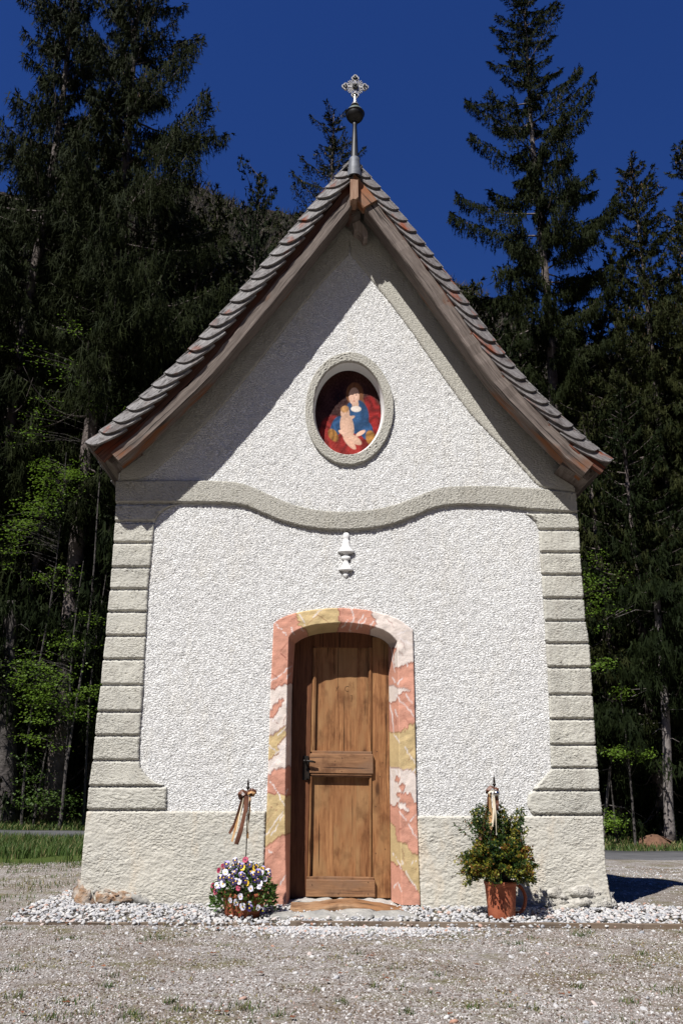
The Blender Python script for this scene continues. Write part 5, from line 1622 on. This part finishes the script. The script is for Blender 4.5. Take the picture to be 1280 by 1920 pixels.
def put_tree(meshes, x, y, rot=0, s=1.0, label=None, group=None, name='spruce_tree', sz=None):
    e = empty(name, (x, y, float(terrain(x, y)) - .05), label, 'tree', group)
    e.rotation_euler = (0, 0, rot); e.scale = (s, s, sz or s)
    for nm, me in zip(('trunk', 'crown', 'cones'), meshes):
        if me:
            o = bpy.data.objects.new(nm, me); COL.objects.link(o); o.parent = e
            if nm == 'cones': o['kind'] = 'stuff'
    return e

def at(px, py, Y):                                      # foot position and height for a tree whose tip is seen at (px, py)
    p = pw(px, py, Y)
    return p[0], Y, p[2] - float(terrain(p[0], Y)) + .05

# --- the tall ones that stand out
x, y, h = at(110, -230, 15.6)
x = pw(92, 330, 15.6)[0]
put_tree(spruce_meshes(101, 'needles', H=h, R=3.5, bare=.27, gap=.78, nb=5, hang=.78, dens=1.35, shape=.72, tw=.036, trunk_r=.24, bark='bark'), x, y, 0,
         label='very tall spruce at the far left whose top runs out of the picture', group='tall spruces rising against the sky')
x = pw(232, 300, 14.8)[0]; _, y, h = at(245, -190, 14.8)
put_tree(spruce_meshes(102, 'needles', H=h, R=3.3, bare=.27, gap=.66, nb=5, hang=.80, dens=1.4, shape=.58, tw=.036, trunk_r=.25, lop=lambda f, a: 1.0 + .38 * math.cos(a) * (f < .72)), x, y, 0,
         label='massive drooping spruce left of the chapel roof, second from the left edge', group='tall spruces rising against the sky')
x, y, h = at(985, -12, 18.5); x = pw(1005, 330, 18.5)[0]
put_tree(spruce_meshes(103, 'needles', H=h, R=3.5, bare=.26, gap=.82, nb=4, hang=.50, dens=2.5, shape=.46, tw=.038, trunk_r=.26, dead=.2), x, y, .4,
         label='tall free-standing spruce right of the chapel with pale trunk showing through', group='tall spruces rising against the sky')
x, y, h = at(623, 205, 26.0)
put_tree(spruce_meshes(104, 'needles_warm', H=h, R=3.3, bare=.25, gap=.85, nb=4, hang=.36, dens=1.5, shape=.50, tw=.040), x, y, 1.1,
         label='cone-laden spruce top showing just left of the chapel cross', group='tall spruces rising against the sky')
x, y, h = at(1180, 300, 17.2)
put_tree(spruce_meshes(105, 'needles_warm', H=h, R=2.8, bare=.16, gap=.55, nb=5, hang=.38, dens=1.5, shape=.60, tw=.036, trunk_r=.17), x, y, 2.0,
         label='bushy mid-height spruce right of the tall free-standing one', group='tall spruces rising against the sky')
x, y, h = at(1285, 268, 16.2)
put_tree(spruce_meshes(106, 'needles_warm', H=h, R=2.9, bare=.16, gap=.58, nb=5, hang=.38, dens=1.5, shape=.60, tw=.036, trunk_r=.17), x, y, 0.6,
         label='bushy spruce cut by the right edge of the picture', group='tall spruces rising against the sky')

# --- forest behind: shared meshes
VAR = [(spruce_meshes(201 + k, nm, H=14.0, R=rr_, bare=br, gap=.62, nb=5, hang=hg, dens=.62, shape=.60, tw=.048, dead=.12, cones=False, trunk_r=.17), 14.0)
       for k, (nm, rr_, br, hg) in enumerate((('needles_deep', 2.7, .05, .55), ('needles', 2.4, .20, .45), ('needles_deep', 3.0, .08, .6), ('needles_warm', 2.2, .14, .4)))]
SP = [(-40, 250, 17.5), (20, 430, 16.2), (165, 470, 17.0), (310, 430, 17.5), (375, 500, 16.4), (440, 470, 19), (490, 326, 27), (410, 375, 21), (350, 350, 20), (545, 440, 24), (60, 330, 21), (180, 300, 22),
      (262, 560, 16.0), (120, 640, 15.6), (-30, 560, 15.2), (215, 760, 16.6), (60, 790, 17.6), (350, 640, 18), (450, 580, 17.0), (590, 520, 19), (660, 560, 21), (730, 540, 20),
      (800, 560, 22), (880, 535, 21), (925, 590, 17.4), (975, 600, 22), (1060, 620, 19.5), (1110, 560, 21), (1145, 480, 20), (1240, 520, 19), (1300, 400, 21), (1090, 700, 16.6),
      (1160, 740, 16.0), (1330, 560, 16.6), (1215, 800, 19), (1030, 720, 24), (1265, 640, 18.0), (1120, 660, 25), (940, 640, 25), (10, 620, 24), (140, 520, 26), (280, 480, 27), (1200, 600, 26), (1290, 540, 26)]
random.seed(12)
for i, (px, py, Y) in enumerate(SP):
    me, H0 = VAR[i % 4]
    x, y, h = at(px, py, Y)
    s = h / H0
    side = 'dark forest spruce left of the chapel, behind the tall ones and between their trunks' if px < 300 else ('dark forest spruce low beside the left slope of the chapel roof' if px < 600 else
           ('dark forest spruce mostly hidden behind the chapel roof' if px < 850 else ('dark forest spruce standing close to the right slope of the roof' if px < 1050 else 'dark forest spruce at the right, behind the bushy ones')))
    put_tree(me, x, y, random.uniform(0, 6.28), min(max(s, .55), 1.25), side, side.replace('spruce', 'spruces', 1), sz=s)

# --- visible bare trunks at the forest edge (old trees, crowns high up in the dark)
def edge_tree(px0, py0, wpx, label, px_top, bark, hh, seed, deadtw=True, Y=None):
    g = None
    Y = Y or 15.5
    b = pw(px0, py0, Y); tpt = pw(px_top[0], px_top[1], Y)
    dd = (b - CAM) @ fw
    rad = wpx / 2 * dd / F_PX
    e = empty('spruce_tree', (b[0], Y, float(terrain(b[0], Y)) - .05), label, 'tree', 'old spruce trunks at the forest edge')
    L = np.array([tpt[0] - b[0], 0, tpt[2] - b[2]])
    n = 16; u = np.linspace(0, 1, n); hts = u * hh
    pts = np.stack([L[0] / L[2] * hts + .03 * np.sin(hts + seed), .03 * np.cos(hts * 1.3), hts], -1)
    rd = rad * (1 - u * .35); rd[0] = rad * 1.35; rd[1] = rad * 1.08
    parts = [tube(pts, rd, 14)]
    r = np.random.default_rng(seed)
    TP = []
    for k in range(26 if deadtw else 8):
        h = r.uniform(.8, hh); a = r.uniform(0, 6.28); l = r.uniform(.3, 1.5)
        p = np.array([np.interp(h, hts, pts[:, 0]), np.interp(h, hts, pts[:, 1]), h])
        q = p + np.array([math.cos(a) * l, math.sin(a) * l, r.uniform(-.5, .15) * l]); mid = (p + q) / 2 + [0, 0, .1 * l]
        parts.append(tube([p, mid, q], [.014, .009, .004], 4))
    me = mesh_np('trunk', *join(*parts), M[bark])
    o = bpy.data.objects.new('trunk', me); COL.objects.link(o); o.parent = e
    # crown starting high up
    P, D, Ls, Ws = [], [], [], []
    for k in range(46):
        h = r.uniform(hh * .62, hh + 1.2); a = r.uniform(0, 6.28); l = r.uniform(.7, 2.2)
        p = np.array([np.interp(h, hts, pts[:, 0]), 0, min(h, hh)])
        m = 60; s = r.uniform(.1, 1, m)
        bp = p + np.outer(s, [math.cos(a) * l, math.sin(a) * l, -.25 * l]) + r.normal(0, .10, (m, 3))
        P.append(bp); D.append(norm(np.c_[r.normal(0, .3, (m, 2)), -np.ones(m)])); Ls.append(r.uniform(.15, .5, m)); Ws.append(np.full(m, .05))
    T = twigs(np.concatenate(P), np.concatenate(D), np.concatenate(Ls), np.concatenate(Ws), r)
    V = T.reshape(-1, 3)
    o = bpy.data.objects.new('crown', mesh_np('crown', V, np.arange(len(V)).reshape(-1, 3), M['needles_deep'], smooth=False)); COL.objects.link(o); o.parent = e
edge_tree(8, 1530, 44, 'thick dark spruce trunk at the left edge of the picture', (22, 1200), 'bark_dark', 5.5, 1, True, 14.2)
edge_tree(84, 1540, 13, 'slender grey-lit trunk left of the chapel behind the lane', (86, 1250), 'bark', 5.0, 2, True, 16.0)
edge_tree(146, 1535, 9, 'thin dark trunk close to the chapel\'s left wall', (152, 1200), 'bark_dark', 5.5, 3, True, 17.2)
edge_tree(1257, 1566, 19, 'pale lit spruce trunk at the right beside the soil mound', (1234, 1180), 'bark_pale', 6.6, 4, True, 14.4)
edge_tree(1130, 1560, 7, 'thin pale stem right beside the chapel\'s right corner', (1139, 1430), 'bark_pale', 3.4, 5, False, 15.0)

# ------------------------------------------------------------------ young beeches with fresh leaves
def beech(px, py, Y, hgt, sprays, label, mat='beech', seed=0, n_leaf=60):
    b = pw(px, py, Y); r = np.random.default_rng(seed)
    e = empty('young_beech', (b[0], Y, float(terrain(b[0], Y)) - .03), label, 'tree', 'young beeches at the forest edge')
    o0 = np.array([b[0], Y, float(terrain(b[0], Y)) - .03])
    hz = np.linspace(0, hgt, 10)
    tk = np.stack([.08 * np.sin(hz * .7 + seed), .05 * np.sin(hz + seed), hz], -1)
    parts = [tube(tk, np.linspace(.035, .008, 10), 6)]
    P, D = [], []
    for (sx, sy, rx, ry, dn) in sprays:
        for q in range(max(3, int(dn / 2.6))):
            tx, ty = r.normal(sx, rx * .5), r.normal(sy, ry * .5)
            yy = Y + r.normal(-.2, .5)
            end = pw(tx, ty, yy) - o0
            h0 = np.clip(end[2] - r.uniform(.0, .5), .2, hgt)
            st = np.array([np.interp(h0, hz, tk[:, 0]), np.interp(h0, hz, tk[:, 1]), h0])
            mid = (st + end) / 2 + [0, 0, .12]
            parts.append(tube([st, mid, end], [.005, .0035, .0015], 3))
            m = int(n_leaf / 2.3)
            u = r.uniform(.45, 1.05, m)[:, None]
            pp = mid * (1 - u) + end * u + np.c_[r.normal(0, .16, m), r.normal(0, .15, m), r.normal(0, .05, m)]
            P.append(pp)
    P = np.concatenate(P); n = len(P)
    a = r.uniform(0, 6.28, n)
    D = norm(np.c_[np.cos(a), np.sin(a), r.normal(-.25, .3, n)])
    S = norm(np.cross(D, np.c_[r.normal(0, .45, n), r.normal(-.35, .45, n), np.ones(n)]))
    L = r.uniform(.045, .08, n)[:, None]
    Up = np.cross(S, D)
    V = np.stack([P, P + D * L * .45 + S * L * .36, P + D * L + Up * L * -.1, P + D * L * .45 - S * L * .36], 1).reshape(-1, 3)
    F = np.arange(4 * n).reshape(-1, 4)
    for nm, vf, m in (('trunk', join(*parts), M['bark_dark']), ('crown', (V, F), M[mat])):
        o = bpy.data.objects.new(nm, mesh_np(nm, vf[0], vf[1], m, smooth=False)); COL.objects.link(o); o.parent = e
beech(105, 1545, 13.6, 6.5, [(60, 1250, 50, 40, 60), (95, 1290, 60, 40, 110), (70, 1330, 60, 30, 70), (30, 1270, 25, 40, 30), (150, 1330, 40, 20, 26), (50, 1380, 40, 14, 26)], 'young beech with bright leaves low at the left edge', 'beech', 1)
beech(150, 1545, 13.9, 6.5, [(140, 1205, 35, 16, 40), (110, 1195, 40, 20, 20), (175, 1292, 26, 10, 22), (170, 1150, 30, 20, 14), (165, 1310, 25, 12, 16)], 'young beech with bright sprays beside the chapel\'s left wall', 'beech', 2)
beech(40, 1545, 13.7, 9.5, [(110, 905, 45, 30, 60), (60, 960, 40, 30, 46), (90, 930, 30, 25, 40), (15, 1005, 30, 50, 50), (135, 885, 20, 12, 22), (70, 860, 30, 30, 22), (90, 1080, 60, 30, 24)], 'taller young beech with a slanting bright spray left of the eaves', 'beech', 3)
beech(120, 1545, 13.4, 11.5, [(120, 690, 40, 30, 18), (190, 765, 40, 14, 12), (60, 650, 50, 30, 8), (40, 800, 40, 60, 16), (130, 600, 20, 14, 7), (100, 745, 60, 40, 12)], 'highest young beech with scattered leaves among the left spruces', 'beech', 4)
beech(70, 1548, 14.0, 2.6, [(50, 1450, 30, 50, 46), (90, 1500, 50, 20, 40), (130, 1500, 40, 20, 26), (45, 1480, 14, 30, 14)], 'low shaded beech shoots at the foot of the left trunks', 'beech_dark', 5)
beech(1115, 1565, 14.2, 8.5, [(1118, 1130, 18, 50, 34), (1128, 1245, 16, 14, 22), (1120, 1060, 40, 60, 26), (1160, 1100, 40, 50, 20)], 'young beech with hanging sprays at the chapel\'s right wall', 'beech', 6)
beech(1185, 1562, 14.0, 3.6, [(1165, 1410, 40, 10, 40), (1205, 1415, 22, 8, 24), (1155, 1300, 30, 20, 14)], 'low young beech reaching across in front of the pale trunk', 'beech', 7)
beech(1150, 1565, 14.6, 1.8, [(1150, 1552, 24, 14, 34), (1140, 1530, 26, 26, 18)], 'small bright beech shoots on the verge right of the chapel', 'beech', 8)
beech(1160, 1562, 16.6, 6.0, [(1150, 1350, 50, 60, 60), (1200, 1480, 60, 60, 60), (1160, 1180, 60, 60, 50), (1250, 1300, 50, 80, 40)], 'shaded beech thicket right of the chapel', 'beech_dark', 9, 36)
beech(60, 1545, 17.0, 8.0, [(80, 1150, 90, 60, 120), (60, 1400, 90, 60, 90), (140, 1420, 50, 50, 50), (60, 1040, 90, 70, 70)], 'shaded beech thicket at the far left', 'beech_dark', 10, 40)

# low spruce boughs in front of the right trunks
def low_spruce(px, py, Y, hh, R, seed, label, nm='needles_warm'):
    b = pw(px, py, Y)
    wd, cr, _ = spruce(seed, hh, R, bare=.06, gap=.30, nb=5, hang=.22, dens=.75, tw=.035, shape=.6, cones=False, trunk_r=.05, dead=.05)
    put_tree((mesh_np('trunk', *wd, M['bark']), mesh_np('crown', *cr, M[nm], smooth=False), None), b[0], Y, seed, 1, label, 'young spruces at the forest edge')
low_spruce(1185, 1560, 17.6, 5.2, 1.5, 301, 'young spruce with drooping boughs left of the pale right trunk')
low_spruce(1310, 1566, 16.8, 7.0, 1.7, 302, 'young spruce overlapping the right picture edge')
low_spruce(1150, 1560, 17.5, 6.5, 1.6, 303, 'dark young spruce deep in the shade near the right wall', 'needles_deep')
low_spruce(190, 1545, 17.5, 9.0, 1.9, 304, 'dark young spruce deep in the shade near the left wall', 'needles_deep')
low_spruce(20, 1545, 18.5, 8.0, 2.0, 305, 'dark young spruce behind the thick left trunk', 'needles_deep')

# soil mound at the foot of the pale trunk
def mound():
    c = pw(1226, 1575, 14.2); n, m = 26, 12
    V = []
    for j in range(m):
        f = j / (m - 1)
        for i in range(n):
            a = 2 * math.pi * i / n; rr_ = .55 * f * (1 + .15 * math.sin(3 * a) + .08 * math.sin(7 * a))
            x, y = c[0] + rr_ * math.cos(a), 14.2 + rr_ * .7 * math.sin(a)
            V.append([x, y, float(terrain(x, y)) + .26 * (1 - f ** 1.7) + random.uniform(-.012, .012) * (1 - f) * 2])
    M['mound'] = m_plain('reddish_litter', (.10, .05, .03), .95, 0, (.16, .085, .05), 12, .02, 25)
    tag(mk('needle_mound', V, grid_faces(m, n), M['mound'], None), 'low reddish-brown heap of needle litter in front of the pale right trunk', 'heap')
mound()
P = RNG.uniform((-16, 14.0), (18, 24), (9000, 2))
grass_obj('forest_litter', on_ground(P), .02, .22, .010, 2.0, [M['litter'], M['beech_dark']], 'dark leaf litter and ground plants under the forest', 31, .4)

# dense dark wood deeper in: one mass of needles and stems
def deep_wood():
    r = np.random.default_rng(55)
    n = 52000
    P = np.c_[r.uniform(-22, 24, n), r.uniform(19, 31, n), np.zeros(n)]
    P = P[(P[:, 0] < -1.0) | (P[:, 0] > 1.0)]
    n = len(P)
    top = 11.0 + samp(N_BIG, P[:, 0] * .12, P[:, 1] * .1) * 1.2 + (P[:, 1] - 19) * .35
    P[:, 2] = terrain(P[:, 0], P[:, 1]) + r.uniform(0, 1, n) * top
    D = norm(np.c_[r.normal(0, .5, (n, 2)), -np.ones(n)])
    T = twigs(P, D, r.uniform(.4, 1.1, n), r.uniform(.12, .22, n), r)
    V = T.reshape(-1, 3)
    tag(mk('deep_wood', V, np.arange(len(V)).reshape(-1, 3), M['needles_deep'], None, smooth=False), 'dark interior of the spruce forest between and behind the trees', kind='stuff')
deep_wood()

# wooded mountainside beyond
def hill():
    cr = [(-400, 330), (-100, 330), (200, 350), (450, 385), (560, 410), (700, 455), (860, 512), (950, 560), (1010, 606), (1100, 640), (1280, 700), (1500, 740), (1900, 800)]
    K = np.array([pw(a, b, 95.0) for a, b in cr])
    xs = np.linspace(-120, 130, 260)
    zt = np.interp(xs, K[:, 0], K[:, 2])
    ys = np.linspace(34, 95, 60); f = (ys - 34) / 61
    X, Y = np.meshgrid(xs, ys)
    Z = zt[None] * (f[:, None] ** 1.25) - .5
    Z = Z + (samp(N_BIG, X * .02, Y * .03) * 1.6 + samp(N_BIG, X * .10, Y * .12) * .5) * f[:, None]
    t = NT('wooded_slope', .95, .05)
    n = t.noise(t.coord('Object'), .35, 6, .75); n2 = t.noise(t.coord('Object'), 1.6, 4, .7)
    t.color(t.mix(t.ramp(n2, [(.4, (0, 0, 0)), (.6, (1, 1, 1))]), t.ramp(n, [(.42, (.02, .03, .014)), (.6, (.075, .05, .045))]), (.035, .035, .022)))
    t.bump(n2, .8); t.bump(n, 1.5)
    V = np.stack([X, Y, Z], -1).reshape(-1, 3)
    back = np.stack([xs, np.full(260, 150.0), zt * .2], -1)
    V = np.concatenate([V, back])
    r = np.random.default_rng(9); n = 26000
    hx = r.uniform(-60, 60, n); hf = r.uniform(.55, 1, n) ** .6
    i = np.clip(((hf ** .6) * 0 + (hf * 59)).astype(int), 0, 59); j = np.clip(((hx + 120) / 250 * 259).astype(int), 0, 259)
    B = np.stack([hx, Y[i, j] + r.uniform(-.4, .4, n), Z[i, j]], -1)
    D = norm(np.c_[r.normal(0, .35, (n, 2)), np.ones(n)])
    T = twigs(B, D, r.uniform(.6, 2.4, n), r.uniform(.12, .3, n), r); W = T.reshape(-1, 3)
    M['bare_wood'] = m_plain('bare_spring_wood', (.045, .035, .032), .95, 0, (.06, .05, .035), .4)
    tag(mk('hillside_wood', W, np.arange(len(W)).reshape(-1, 3), [M['bare_wood'], M['needles_warm']], None, smooth=False, midx=(np.tile(r.uniform(0, 1, n), 3) < .4).astype(np.int32)), 'far wood of bare trees on the mountainside', kind='stuff')
    tag(mk('hillside', V, grid_faces(61, 260), t.m, None), 'steep wooded mountainside rising behind the forest', kind='structure')
hill()

# added slope, out of view behind and beside the viewpoint, blocks low sky light
def sky_block_slope():
    a = np.radians(np.linspace(62, 298, 120)); rr_ = np.array([55, 66, 80, 96, 112, 130, 150, 190])
    zz = np.array([-4, 4, 17, 34, 52, 66, 74, 40])
    V = []
    for q, z in zip(rr_, zz):
        k = 1 + .06 * np.sin(a * 5) + .04 * np.sin(a * 11 + 1)
        V.append(np.stack([q * np.sin(a), q * np.cos(a), z * k], -1))
    tag(mk('hillside', np.concatenate(V), grid_faces(len(rr_), 120), bpy.data.materials['wooded_slope'], None), 'added unseen slope behind the viewpoint that blocks low sky light', kind='structure')
sky_block_slope()
_u = {o.data.name for o in sc.objects if o.type == 'MESH'}
print('tree tris', NTRI[0], 'total', sum(int(sum(len(p.vertices) - 2 for p in bpy.data.meshes[m].polygons)) if len(bpy.data.meshes[m].polygons) < 5000 else 2 * len(bpy.data.meshes[m].polygons) for m in _u), len(sc.objects))
